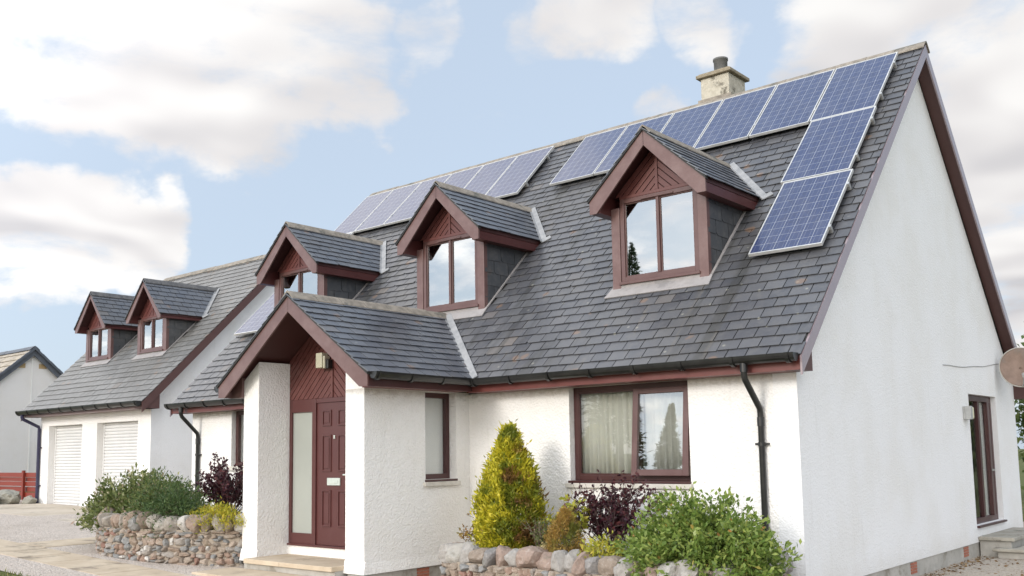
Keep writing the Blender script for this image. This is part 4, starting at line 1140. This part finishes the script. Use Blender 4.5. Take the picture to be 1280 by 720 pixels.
# boulders
rr = random.Random(9)
for (x, y, s, lb) in ((-23.15, 1.25, .36, 'grey boulder before the red fence, left of the pale one'), (-22.35, 1.0, .30, 'pale grey boulder nearest the red fence post foot by garage'),
                      (-21.95, 1.35, .20, 'small grey boulder against the garage corner downpipe'), (-23.1, .45, .33, 'low grey boulder in front of the others by the drive edge'),
                      (-22.45, .52, .26, 'flat greyish boulder lying ahead of the pale boulder')):
    m_ = MB(); z = gz(x)
    stone(m_, (x, y, z + s * .42), (Vector((s, .1 * s, 0)), Vector((0, s * .8, 0)), Vector((.1 * s, 0, s * .62))), .22, 2.4, 3, rr)
    tag(m_.build('boulder', 'boulder', None, loc=(x, y, z)), lb, 'boulder', 'boulders by the fence')

# ------------------------------------------------------------------ planters
def arclen(path):
    P = [Vector((*p, 0)) for p in path]; L = [0]
    for a, b in zip(P, P[1:]): L.append(L[-1] + (b - a).length)
    def at(s):
        s = max(0, min(s, L[-1] - 1e-6))
        for i in range(len(L) - 1):
            if s <= L[i + 1]:
                t = (s - L[i]) / (L[i + 1] - L[i]); d = (P[i + 1] - P[i]).normalized()
                return P[i].lerp(P[i + 1], t), d
    return at, L[-1]
def smooth_path(path, n=3):
    for _ in range(n):
        q = [path[0]]
        for a, b in zip(path, path[1:]):
            q += [(a[0] * .75 + b[0] * .25, a[1] * .75 + b[1] * .25), (a[0] * .25 + b[0] * .75, a[1] * .25 + b[1] * .75)]
        path = q + [path[-1]]
    return path
def planter(path, ztop, zcope, label, seed, sidesign, name_loc, soil, cope='cope'):
    """rubble wall along path (outer face to the right hand of travel * sidesign)"""
    r = random.Random(seed); at, L = arclen(path)
    pl_ = empty('stone_planter', name_loc, label, 'planter wall')
    core = MB(); n = int(L / .15); pts = [at(L * i / n) for i in range(n + 1)]
    vs = []
    for p, d in pts:
        o = Vector((d.y, -d.x, 0)) * sidesign
        for off, zz in ((-.040, gz(p.x) - .1), (-.040, ztop + .02), (-.30, ztop + .02), (-.30, gz(p.x) - .1)):
            q = p + o * off; vs.append((q.x, q.y, zz))
    core.add(vs, [tuple(i * 4 + k for k in f) for i in range(0) for f in ()] + [(i * 4 + j, (i + 1) * 4 + j, (i + 1) * 4 + (j + 1) % 4, i * 4 + (j + 1) % 4) for i in range(n) for j in range(4)] + [(0, 1, 2, 3), (n * 4 + 3, n * 4 + 2, n * 4 + 1, n * 4)])
    core.build('mortar_core', 'mortar', pl_)
    st_ = MB(); z_base = min(gz(p.x) for p, d in pts) - .03
    s = 0
    z = z_base
    while z < ztop - .015:
        h = min(r.uniform(.06, .125), ztop - z + .01); s = r.uniform(-.1, 0)
        while s < L:
            w = r.choice((r.uniform(.06, .11), r.uniform(.09, .16), r.uniform(.14, .24)))
            c = s + w / 2; s += w
            if c > L: break
            p, d = at(c); o = Vector((d.y, -d.x, 0)) * sidesign
            if z + h < gz(p.x): continue
            if r.random() < .22 and h > .09:   # two small ones on top of each other
                parts = [(w, h * .5, -h * .25), (w * .9, h * .48, h * .25)]
            else: parts = [(w, h, 0)]
            for (w_, h_, dz) in parts:
                a = r.uniform(-.16, .16)
                ax = d * math.cos(a) + Vector((0, 0, math.sin(a))); az = Vector((0, 0, 1)) * math.cos(a) - d * math.sin(a)
                stone(st_, p + Vector((0, 0, z + h / 2 + dz + r.uniform(-.012, .012))) - o * (.078 + r.uniform(-.014, .014)),
                      (ax * w_ * .545, o * .092, az * h_ * .575), .11, 4.0, 3, r)
        z += h * .96
    st_.build('rubble_facing', 'rubble', pl_)
    cp = MB(); s = .0
    while s < L:
        w = r.uniform(.13, .27); c = s + w / 2; s += w * .93
        p, d = at(c); o = Vector((d.y, -d.x, 0)) * sidesign; h = r.uniform(.85, 1.15) * (zcope - ztop)
        a = r.uniform(-.25, .25)
        ax = d * math.cos(a) + Vector((0, 0, math.sin(a))); az = Vector((0, 0, 1)) * math.cos(a) - d * math.sin(a)
        stone(cp, p + Vector((0, 0, ztop + h * .46)) - o * (.13 + r.uniform(-.03, .03)), (ax * w * .59, o * r.uniform(.14, .19), az * h * .58), .13, 2.9, 3, r)
    cp.build('coping_stones', cope, pl_)
    m_ = MB(); m_.add(soil, [tuple(range(len(soil)))]); m_.build('soil', 'earth', pl_)
    return pl_
lp = smooth_path([(-7.46, -1.80), (-7.52, -1.98), (-8.2, -2.36), (-9.0, -2.62), (-10.0, -2.70), (-10.75, -2.45), (-11.05, -1.9), (-11.1, -1.2), (-11.1, -.4)], 2)
lp = [p for p in lp if p[0] < -7.46]
planter(lp, .69, .93, 'curved stone planter of pink and grey rubble left of the porch', 3, -1, (-9.3, -2.3, .2),
        [(-7.5, -.05, .78), (-11.05, -.05, .78), (-11.05, -2.2, .78), (-10.2, -2.6, .78), (-9, -2.5, .78), (-8.2, -2.25, .78), (-7.5, -1.85, .78)], 'cope_dark')
rpth = smooth_path([(-4.05, -.28), (-4.07, -1.0), (-4.06, -1.50), (-3.6, -1.58), (-2.5, -1.62), (-1.2, -1.66), (-.3, -1.66), (-.02, -1.45), (-.04, -.25)], 1)
planter(rpth, .44, .66, 'straight stone planter with big grey coping boulders under the front window', 14, 1, (-2, -1.5, .05),
        [(-4.0, -.03, .55), (-.12, -.03, .55), (-.12, -1.5, .55), (-3.95, -1.45, .55)])
mb = MB(); stone(mb, (-2.0, -1.0, .60), (Vector((.19, 0, 0)), Vector((0, .16, 0)), Vector((0, 0, .13))), .2, 2.4, 3, random.Random(4))
tag(mb.build('boulder', 'cope_dark', None, loc=(-2.0, -1.0, .55)), 'dark boulder in the soil beneath the purple shrub by front window', 'boulder')

# ------------------------------------------------------------------ plants
def stems(name, mat, paths, parent, r0=.008):
    m_ = MB()
    for p in paths: m_.tube(p, [r0 * (1 - .75 * i / (len(p) - 1)) for i in range(len(p))], 5, caps=False)
    return m_.build(name, mat, parent)
def bent(a, b, rnd, n=5, sag=.08):
    a, b = Vector(a), Vector(b); o = Vector((rnd.uniform(-1, 1), rnd.uniform(-1, 1), rnd.uniform(0, 1))) * sag
    return [a.lerp(b, i / (n - 1)) + o * math.sin(math.pi * i / (n - 1)) for i in range(n)]

def bush(name, loc, label, cat, centre, rad, nclump, nleaf, lsize, mat, seed, clump_r=.16, up=.4, flat=1., bark='bark', droop=0., shell=(.55, 1.0), minz=None, aspect=.45):
    r = np.random.default_rng(seed); rr_ = random.Random(seed)
    root = empty(name, loc, label, cat)
    c = np.array(centre); rad = np.array(rad)
    d = r.normal(size=(nclump, 3)); d /= np.linalg.norm(d, axis=1, keepdims=True); d[:, 2] = np.abs(d[:, 2]) * 1.0 - .25
    lump = np.array([1 + .40 * noise.noise(Vector(q * 2.3) + Vector((seed * 3.1, 0, 0))) for q in d])
    rr2 = r.uniform(shell[0], shell[1], nclump)[:, None] * lump[:, None]
    pc = c + d * rr2 * rad
    if minz is not None: pc[:, 2] = np.maximum(pc[:, 2], minz)
    k = nleaf // nclump
    P = np.repeat(pc, k, 0) + r.normal(size=(nclump * k, 3)) * clump_r * .5 * np.array([1, 1, flat])
    dd = np.repeat(d, k, 0) * .8 + r.normal(size=(nclump * k, 3)) * .75 + np.array([0, 0, up])
    leaves('foliage', mat, P, dd, (lv := r.uniform(.45, 1.4, len(P))) * lsize, lv * r.uniform(.8, 1.2, len(P)) * lsize * aspect, root, seed=seed)
    base = Vector(loc); paths = []
    for i in range(min(60, nclump)): paths.append(bent(base + Vector((rr_.uniform(-.1, .1), rr_.uniform(-.08, .08), 0)), pc[i] + (pc[i] - c) * .08, rr_))
    stems('stems', bark, paths, root)
    return root

M['lf_green'] = leaf_mat('glossy_green_leaf', [(0, (.095, .155, .03)), (.4, (.16, .235, .048)), (.75, (.235, .305, .07)), (.975, (.34, .40, .11)), (.992, (.38, .27, .06)), (1, (.36, .12, .04))], .35, .3)
M['lf_purple'] = leaf_mat('purple_leaf', [(0, (.030, .010, .016)), (.6, (.062, .018, .026)), (.9, (.10, .03, .035)), (1, (.16, .05, .045))], .38, .22)
M['lf_hebe'] = leaf_mat('grey_green_leaf', [(0, (.075, .105, .028)), (.5, (.135, .165, .05)), (.82, (.22, .24, .085)), (.93, (.40, .39, .20)), (1, (.34, .24, .18))], .45, .3)
M['lf_dark'] = leaf_mat('dark_needle', [(0, (.035, .07, .022)), (.6, (.07, .12, .036)), (1, (.13, .185, .06))], .5, .2)
M['lf_yellow'] = leaf_mat('yellow_heather', [(0, (.22, .24, .025)), (.5, (.42, .40, .035)), (.85, (.55, .47, .05)), (1, (.45, .25, .04))], .5, .3)
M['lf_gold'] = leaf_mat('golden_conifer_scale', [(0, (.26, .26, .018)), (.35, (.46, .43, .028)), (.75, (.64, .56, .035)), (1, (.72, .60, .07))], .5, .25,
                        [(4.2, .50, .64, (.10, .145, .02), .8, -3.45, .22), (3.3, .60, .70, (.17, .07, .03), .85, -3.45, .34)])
M['lf_copper'] = leaf_mat('copper_conifer_scale', [(0, (.24, .13, .035)), (.5, (.36, .22, .05)), (1, (.42, .30, .08))], .5, .2, [(5., .48, .62, (.15, .17, .03), .9)])
M['lf_lime'] = leaf_mat('lime_leaf', [(0, (.30, .33, .04)), (.5, (.46, .45, .06)), (1, (.52, .42, .07))], .4, .35)
M['lf_tree'] = leaf_mat('tree_leaf', [(0, (.045, .075, .02)), (.6, (.085, .125, .034)), (1, (.16, .19, .06))], .5, .3)
M['lf_pine'] = leaf_mat('pine_needle', [(0, (.06, .10, .045)), (.6, (.10, .15, .065)), (1, (.16, .21, .10))], .5, .15)

def conifer(name, loc, label, cat, h, prof, n, lsize, mat, seed, bark='bark', lean=(0, 0), spray=7):
    """columnar conifer: dense upward sprays; prof(t) gives the radius at relative height t"""
    r = np.random.default_rng(seed); root = empty(name, loc, label, cat)
    t = r.uniform(0, 1, n) ** .85; an = r.uniform(0, 2 * np.pi, n)
    rad = np.array([prof(a) for a in t])
    lump = np.array([1 + .36 * noise.noise(Vector((math.cos(a) * 2.6, math.sin(a) * 2.6, b * h * 5.)) + Vector((seed, 0, 0))) for a, b in zip(an, t)])
    stray = np.where(r.uniform(size=n) < .09, r.uniform(1.05, 1.25, n), 1.)
    rr2 = rad * lump * r.uniform(.80, 1.03, n) * stray
    base = np.stack([np.cos(an) * rr2 + lean[0] * t, np.sin(an) * rr2 + lean[1] * t, t * h], 1) + np.array(loc)
    out = np.stack([np.cos(an), np.sin(an), np.full(n, 1.3) + t], 1); out /= np.linalg.norm(out, axis=1, keepdims=True)
    k = spray
    P = np.repeat(base, k, 0) + r.normal(size=(n * k, 3)) * lsize * .55
    D = np.repeat(out, k, 0) + r.normal(size=(n * k, 3)) * .55
    leaves('foliage', mat, P, D, r.uniform(.45, 1.45, n * k) * lsize, r.uniform(.2, .38, n * k) * lsize, root, seed=seed)
    m_ = MB(); m_.tube([Vector(loc), Vector(loc) + Vector((lean[0] * .9, lean[1] * .9, h * .93))], [.035, .006], 7)
    for i in range(0, n, max(1, n // 60)):
        b = base[i]; m_.tube([Vector(loc) + Vector((0, 0, max(0, (b[2] - loc[2]) * .8))), Vector(b)], [.008, .002], 4, caps=False)
    m_.build('trunk', bark, root)
    return root

# right-hand planter
def gold_prof(t):
    pts = [(0, .33), (.1, .355), (.3, .36), (.45, .335), (.6, .275), (.72, .20), (.84, .115), (.93, .055), (1, .012)]
    return float(np.interp(t, [p[0] for p in pts], [p[1] for p in pts]))
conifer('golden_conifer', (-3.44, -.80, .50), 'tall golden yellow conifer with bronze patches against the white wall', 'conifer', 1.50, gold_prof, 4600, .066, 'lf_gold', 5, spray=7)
def cop_prof(t): return float(np.interp(t, [0, .3, .6, .85, 1], [.20, .20, .155, .075, .015]))
conifer('copper_conifer', (-2.28, -1.22, .52), 'small copper and green dwarf conifer beside the tall golden one', 'conifer', .56, cop_prof, 1500, .03, 'lf_copper', 8, spray=6)

def twiggy(name, loc, label, cat, nst, h, spread, nper, lsize, mat, seed, bark, aspect=.45, fan=(1., .5), tops=None, start=.3):
    r = random.Random(seed); root = empty(name, loc, label, cat); paths = []; P = []; D = []
    for i in range(nst):
        a = r.uniform(0, 6.283); q = math.sqrt(r.random())
        tip = Vector(loc) + Vector((math.cos(a) * q * spread * fan[0], math.sin(a) * q * spread * fan[1], h * r.uniform(.62, 1.0) * (1 - .30 * q * q)))
        b = Vector(loc) + Vector((r.uniform(-.08, .08), r.uniform(-.06, .06), 0))
        pth = bent(b, tip, r, 7, .10); paths.append(pth)
        for j in range(r.randint(2, 4)):
            t0 = r.uniform(.35, .85); k = int(t0 * 6); st0 = pth[k]
            tip2 = st0 + Vector((r.uniform(-1, 1) * fan[0], r.uniform(-1, 1) * fan[1], r.uniform(.2, 1))).normalized() * r.uniform(.12, .3)
            paths.append(bent(st0, tip2, r, 4, .03))
    for pth in paths:
        n = nper if len(pth) == 7 else max(4, nper // 2)
        for j in range(n):
            t = r.uniform(start if len(pth) == 7 else .1, 1.0) * (len(pth) - 1); k = min(int(t), len(pth) - 2); p = pth[k].lerp(pth[k + 1], t - k)
            P.append(p + Vector((r.gauss(0, .012), r.gauss(0, .012), r.gauss(0, .012)))); D.append((r.gauss(0, 1), r.gauss(0, 1), r.gauss(.3, .8)))
    P = np.array([tuple(p) for p in P]); D = np.array(D); rn = np.random.default_rng(seed)
    leaves('foliage', mat, P, D, rn.uniform(.6, 1.25, len(P)) * lsize, rn.uniform(.8, 1.2, len(P)) * lsize * aspect, root, seed=seed)
    stems('stems', bark, paths, root, .007)
    return root
twiggy('purple_shrub', (-2.0, -.62, .53), 'dark purple leaved open shrub below the front window', 'shrub', 48, 1.04, .84, 21, .054, 'lf_purple', 3, 'bark_purple', .6, (1., .45))
bush('green_shrub', (-.62, -1.15, .5), 'large rounded bright green shrub spilling over stones by the house corner', 'shrub', (-.60, -1.18, .60), (.92, .60, .80), 440, 19000, .060, 'lf_green', 21, .095, .2, shell=(.5, 1.02), aspect=.46, minz=.25)
bush('lime_shrub', (-1.72, -1.38, .5), 'small yellow green bush between purple shrub and large green shrub', 'shrub', (-1.68, -1.36, .60), (.26, .18, .24), 40, 900, .05, 'lf_lime', 23, .1, .5, minz=.5)
twiggy('yellow_leaved_plant', (-2.50, -.85, .52), 'spindly yellow leaved plant between the golden and copper conifers', 'plant', 7, .82, .22, 16, .075, 'lf_lime', 6, 'bark', .6, (1., .6), start=.45)
twiggy('grey_leaved_plant', (-2.72, -1.0, .52), 'low dusky grey green plant at right foot of golden conifer', 'plant', 14, .42, .2, 22, .04, 'lf_hebe', 12, 'bark', .5)
twiggy('straggly_plant', (-3.95, -.9, .52), 'straggly thin plant left of golden conifer against porch wall', 'plant', 6, .42, .22, 10, .05, 'lf_copper', 13, 'bark', .6)
bush('straw_tuft', (-2.62, -1.28, .5), 'pale straw coloured low tuft left of copper conifer', 'plant', (-2.60, -1.28, .56), (.20, .14, .14), 30, 700, .04, leaf_mat('straw_leaf', [(0, (.40, .30, .12)), (1, (.52, .44, .22))], .6, .3), 27, .08, .6, minz=.52)

# left-hand planter
bush('feathery_shrub', (-10.3, -1.75, .75), 'loose grey green shrub overhanging left end of curved planter', 'shrub', (-10.35, -1.80, .80), (1.30, .70, .82), 330, 13500, .078, 'lf_hebe', 31, .13, .5, shell=(.5, 1.08), aspect=.44, minz=.72)
bush('dark_juniper', (-8.95, -2.15, .75), 'dark green feathery juniper draping over middle of curved planter', 'shrub', (-9.0, -2.12, .82), (.74, .46, .74), 220, 9000, .06, 'lf_dark', 33, .16, .35, shell=(.5, 1.08), aspect=.2, minz=.62)
twiggy('plum_shrub', (-8.45, -1.5, .76), 'dark plum leaved shrub between curved planter and porch pier', 'shrub', 50, 1.14, .84, 26, .056, 'lf_purple', 41, 'bark_purple', .62, (1., .6))
bush('yellow_heather', (-7.95, -2.02, .76), 'low mound of bright yellow heather beside the porch pier', 'shrub', (-8.0, -2.02, .84), (.60, .26, .20), 130, 4200, .05, 'lf_yellow', 35, .1, .8, minz=.8, aspect=.25)

# grass tufts on the near verge (uncountable)
n = 5200; x = rng.uniform(-13, -6.5, n); y = rng.uniform(-7.0, -4.36, n)
P = np.stack([x, y, np.array([gz(a) for a in x]) - .012], 1); D = rng.normal(size=(n, 3)) * .35 + np.array([0, 0, 1])
M['lf_grass'] = leaf_mat('grass_blade', [(0, (.10, .13, .03)), (.6, (.18, .20, .06)), (1, (.33, .29, .12))], .6, .3)
tag(leaves('lawn_grass', 'lf_grass', P, D, rng.uniform(.05, .11, n), .012, loc=(-9, -5.5, .2)), 'short rough grass at the near edge of the gravel', 'grass', kind='stuff')

n = 420; x = rng.uniform(.05, 2.2, n) ; y = rng.uniform(3.2, 6.5, n); x = np.where(rng.uniform(size=n) < .45, rng.uniform(.02, .25, n), x)
P = np.stack([x, y, np.full(n, .006)], 1); D = rng.normal(size=(n, 3)) * np.array([1, 1, .12])
M['lf_litter'] = leaf_mat('dry_leaf', [(0, (.10, .06, .03)), (.6, (.20, .12, .055)), (1, (.32, .22, .10))], .7, .1)
tag(leaves('leaf_litter', 'lf_litter', P, D, rng.uniform(.025, .07, n), rng.uniform(.015, .035, n), loc=(1, 5, 0)), 'scattered dry brown leaves on the grit along the gable foot', 'fallen leaves', kind='stuff')
# ------------------------------------------------------------------ trees
def tree(name, loc, label, h, r0, seed, nclump=140, nleaf=9000, mat='lf_tree', lsize=.22, crown=(2.2, 2.2, 2.2), cz=.66):
    r = random.Random(seed); rn = np.random.default_rng(seed); root = empty(name, loc, label, 'tree', 'trees behind the house')
    L = Vector(loc); m_ = MB(); top = L + Vector((r.uniform(-.3, .3), r.uniform(-.3, .3), h * .8))
    tr = bent(L, top, r, 7, .25); m_.tube(tr, [r0 * (1 - .8 * i / 6) for i in range(7)], 9, caps=False)
    d = rn.normal(size=(nclump, 3)); d /= np.linalg.norm(d, axis=1, keepdims=True)
    lump = np.array([1 + .45 * noise.noise(Vector(q * 1.5) + Vector((seed * 7., 0, 0))) for q in d])
    pc = np.array(L) + np.array([0, 0, h * cz]) + d * (rn.uniform(.4, 1., nclump) * lump)[:, None] * np.array(crown)
    for i in range(0, nclump, 4):
        k = tr[r.randint(2, 6)]; m_.tube(bent(k, Vector(pc[i]), r, 5, .3), [.05, .04, .03, .02, .01], 5, caps=False)
    m_.build('trunk', 'bark', root)
    k = nleaf // nclump
    P = np.repeat(pc, k, 0) + rn.normal(size=(nclump * k, 3)) * .42
    leaves('crown', mat, P, rn.normal(size=P.shape) + np.array([0, 0, .3]), rn.uniform(.6, 1.3, len(P)) * lsize, rn.uniform(.4, .7, len(P)) * lsize, root, seed=seed)
    return root
tree('broadleaf_tree', (-1.3, 23.5, 0), 'tall leafy tree beyond the gable corner under the satellite dish', 5.2, .16, 3, crown=(2.0, 2.0, 2.2), cz=.5, nclump=160)
tree('broadleaf_tree', (3.8, 26, 0), 'leafy green tree far behind patio steps right of the other', 5.4, .16, 5, crown=(2.2, 2., 2.4), cz=.5, mat='lf_tree')

# conifers across the road, behind the viewer: seen in the window reflections
def spruce(loc, h, seed, label):
    rn = np.random.default_rng(seed); root = empty('spruce_tree', loc, label, 'tree', 'spruces across the road')
    n = 620; t = rn.uniform(.10, 1, n) ** .8; an = rn.uniform(0, 6.283, n); rad = (1 - t) * h * .19 + .03
    base = np.array(loc) + np.stack([np.zeros(n), np.zeros(n), t * h], 1)
    m_ = MB(); m_.tube([Vector(loc), Vector(loc) + Vector((0, 0, h))], [.2, .02], 8)
    k = 22; q = rn.uniform(.15, 1, (n, k)) ** .7
    out = np.stack([np.cos(an), np.sin(an), np.full(n, -.12)], 1)
    P = base[:, None] + out[:, None] * (q * (rad * rn.uniform(.7, 1.15, n))[:, None])[..., None] + rn.normal(size=(n, k, 3)) * (.02 + .06 * rad)[:, None, None]
    P = P.reshape(-1, 3); D = np.repeat(out, k, 0) + rn.normal(size=P.shape) * .5
    sz = np.repeat(np.clip(.10 + rad * .28, .1, .4), k); leaves('crown', 'lf_pine', P, D, rn.uniform(.6, 1.2, len(P)) * sz, rn.uniform(.16, .26, len(P)) * sz, root, seed=seed)
    for i in range(0, n, 8): m_.tube([Vector(base[i]), Vector(base[i] + out[i] * rad[i])], [.03, .006], 4, caps=False)
    m_.build('trunk', 'bark', root)
spruce((-20.7, -27.0, .5), 11.2, 3, 'dark spruce across the road mirrored in the tilted window sash')
spruce((-18.6, -27.6, .5), 8.6, 4, 'shorter broad spruce beside the tall one across the road')

# ------------------------------------------------------------------ camera
cam = bpy.data.cameras.new('camera'); co = bpy.data.objects.new('camera', cam); C.objects.link(co)
CAMY, CAMP, CAMR = R(-40.21195918), R(6.27029971), R(-.93516429)
a, b, c = CAMY, CAMP, CAMR
f = Vector((math.sin(a) * math.cos(b), math.cos(a) * math.cos(b), math.sin(b)))
rt = Vector((math.cos(a), -math.sin(a), 0)); up = rt.cross(f)
r2 = rt * math.cos(c) + up * math.sin(c); u2 = -rt * math.sin(c) + up * math.cos(c)
mat = Matrix((r2, u2, -f)).transposed().to_4x4(); mat.translation = Vector((4.404, -10., 1.75))
co.matrix_world = mat
cam.sensor_width = 36; cam.lens = 1205.042 / 1280 * 36; cam.shift_y = (432.52 - 360) / 1280
cam.clip_start = .1; cam.clip_end = 1000
scene.camera = co

# ------------------------------------------------------------------ light
AZ, EL = R(4), R(19)       # sun in front of the house, a little to the left
sd_ = Vector((-math.sin(AZ) * math.cos(EL), -math.cos(AZ) * math.cos(EL), math.sin(EL)))
sun = bpy.data.lights.new('sun', 'SUN'); so = bpy.data.objects.new('sun', sun); C.objects.link(so)
sun.energy = 1.3; sun.angle = R(14.0); sun.color = (1., .96, .91)
so.rotation_euler = (-sd_).to_track_quat('-Z', 'Y').to_euler()

w = bpy.data.worlds.new('World'); scene.world = w; w.use_nodes = True
nt = w.node_tree; nt.nodes.clear(); g = G(nt)
wo = nt.nodes.new('ShaderNodeOutputWorld'); bg = nt.nodes.new('ShaderNodeBackground'); g.link(bg.outputs[0], wo.inputs[0])
sky = g.n('TexSky', sky_type='NISHITA'); sky.sun_disc = False; sky.sun_elevation = EL
sky.sun_rotation = math.atan2(sd_.x, sd_.y); sky.air_density = 1.0; sky.dust_density = 1.6; sky.ozone_density = 1.2
dirv = g.n('TexCoord').outputs['Generated']
sep = g.n('SeparateXYZ'); g.link(dirv, sep.inputs[0])
zc = g.math('MAXIMUM', sep.outputs['Z'], .0)
den = g.math('ADD', zc, .22)
cv = g.n('CombineXYZ'); g.link(g.math('DIVIDE', sep.outputs['X'], den), cv.inputs[0]); g.link(g.math('DIVIDE', sep.outputs['Y'], den), cv.inputs[1])
warp = g.n('TexNoise', inp={'Scale': 1.1, 'Detail': 3.}); g.link(cv.outputs[0], warp.inputs['Vector'])
wv = g.n('VectorMath', operation='MULTIPLY_ADD'); g.link(warp.outputs['Color'], wv.inputs[0]); wv.inputs[1].default_value = (.5, .5, .5); g.link(cv.outputs[0], wv.inputs[2])
n1 = g.noise(wv.outputs[0], 3.0, 10, .6)
def shifted(k):
    v = g.n('VectorMath', operation='SCALE'); g.link(wv.outputs[0], v.inputs[0]); v.inputs['Scale'].default_value = k
    return g.noise(v.outputs[0], 2.4, 2, .5)
n1s, n1u = shifted(1.0), shifted(.955)
n2 = g.noise(wv.outputs[0], .9, 2, .5)
# cloud banks: broad soft masses standing in given compass directions
def cdir(u, v):
    q = (r2 * ((u - 640) / 1205.) + u2 * (-(v - 432.5) / 1205.) + f); return q.normalized()
banks = [((-80, 20), 7, 1.), ((40, 50), 6.2, 1.), ((150, 70), 5.6, 1.), ((270, 60), 6, 1.), ((390, 50), 5., .95), ((330, 125), 3.2, .8), ((450, 130), 2.6, .7), ((230, 140), 3.4, .8), ((520, 55), 2.4, .72),
         ((-400, -150), 16, 1.), ((150, -120), 8, .9), ((-60, 300), 4.2, 1.), ((30, 300), 4.0, 1.), ((110, 305), 3.4, .95), ((185, 300), 2.6, .85), ((-250, 300), 7, 1.),
         ((1230, 180), 9.5, 1.), ((1110, 60), 6.0, .95), ((1420, 250), 12, 1.), ((745, 5), 3.6, .74), ((860, 10), 3.4, .68), ((675, 30), 2.4, .56), ((800, 148), 1.7, .45), ((-.80, .14, .60), 22, 1.1), ((.93, .05, .35), 22, .8), ((.55, -.75, .35), 32, .9)]  # last two banks: unseen cloud added to brighten and neutralise the gable
dw = g.n('TexNoise', inp={'Scale': 9., 'Detail': 5., 'Roughness': .55}); g.link(dirv, dw.inputs['Vector'])
dwo = g.n('VectorMath', operation='MULTIPLY_ADD'); g.link(dw.outputs['Color'], dwo.inputs[0]); dwo.inputs[1].default_value = (.17, .17, .11)
off_ = g.n('VectorMath', operation='SUBTRACT'); g.link(dirv, off_.inputs[0]); off_.inputs[1].default_value = (.085, .085, .055); g.link(off_.outputs[0], dwo.inputs[2])
dwn = g.n('VectorMath', operation='NORMALIZE'); g.link(dwo.outputs[0], dwn.inputs[0]); dirb = dwn.outputs[0]
acc = None
for (uv, rad_, wt) in banks:
    dv = cdir(*uv) if len(uv) == 2 else Vector(uv).normalized()
    dp = g.n('VectorMath', operation='DOT_PRODUCT'); g.link(dirb, dp.inputs[0]); dp.inputs[1].default_value = dv
    m_ = g.smooth(dp.outputs['Value'], math.cos(R(rad_ * 1.25)), math.cos(R(rad_ * .35)), 0., wt)
    acc = m_ if acc is None else g.math('MAXIMUM', acc, m_)
# away from the view the same broken cloud carries on
dp = g.n('VectorMath', operation='DOT_PRODUCT'); g.link(dirv, dp.inputs[0]); dp.inputs[1].default_value = cdir(640, 250)
far_ = g.smooth(dp.outputs['Value'], .70, .45, 0., .40)
acc = g.math('MAXIMUM', acc, far_)
dens = g.math('ADD', g.math('MULTIPLY', acc, .88), g.math('MULTIPLY', g.math('SUBTRACT', n1, .5), 2.3))
alpha = g.smooth(dens, .24, .80)
shade = g.math('ADD', .55, g.math('MULTIPLY', g.math('SUBTRACT', n1s, n1u), 2.0))      # lit tops, grey bellies
shade = g.math('ADD', shade, g.math('MULTIPLY', g.math('SUBTRACT', n2, .5), .7))
shade = g.math('ADD', shade, g.math('MULTIPLY', g.math('SUBTRACT', n1, .5), .12))
ccol = g.ramp(shade, [(.22, (.63, .62, .64)), (.5, (.81, .79, .79)), (.74, (.96, .945, .93)), (1., (1.02, 1.005, .995))])
# unseen sky on the sun's side boosted to brighten the shaded gable
dps = g.n('VectorMath', operation='DOT_PRODUCT'); g.link(dirv, dps.inputs[0]); dps.inputs[1].default_value = sd_
glow = g.math('ADD', 1., g.smooth(dps.outputs['Value'], -.45, .75, 0., 1.9))
CL, SK = .98, .135
skyc = g.n('VectorMath', operation='SCALE'); g.link(sky.outputs[0], skyc.inputs[0]); skyc.inputs['Scale'].default_value = SK
# thin high haze veils the blue
skyh = g.mix(.74, skyc.outputs[0], (.66, .775, .93))
cc = g.n('VectorMath', operation='SCALE'); g.link(ccol, cc.inputs[0]); g.link(g.math('MULTIPLY', glow, CL), cc.inputs['Scale'])
sk2 = g.n('VectorMath', operation='SCALE'); g.link(skyh, sk2.inputs[0]); g.link(g.math('ADD', 1., g.smooth(dps.outputs['Value'], -.45, .75, 0., .9)), sk2.inputs['Scale'])
# unseen cloud up to the left, brightened for reflections in panels and slates
dpc = g.n('VectorMath', operation='DOT_PRODUCT'); g.link(dirv, dpc.inputs[0]); dpc.inputs[1].default_value = Vector((-.80, .14, .60)).normalized()
cc2 = g.n('VectorMath', operation='SCALE'); g.link(cc.outputs[0], cc2.inputs[0]); g.link(g.math('ADD', 1., g.smooth(dpc.outputs['Value'], math.cos(R(26)), math.cos(R(8)), 0., .12)), cc2.inputs['Scale'])
fin = g.mix(alpha, sk2.outputs[0], cc2.outputs[0])
g.link(fin, bg.inputs[0]); bg.inputs[1].default_value = .8

vs_ = scene.view_settings
vs_.view_transform = 'Standard'; vs_.look = 'None'; vs_.gamma = 1; vs_.use_curve_mapping = False; vs_.exposure = .38
scene.render.resolution_x = 1024; scene.render.resolution_y = 576
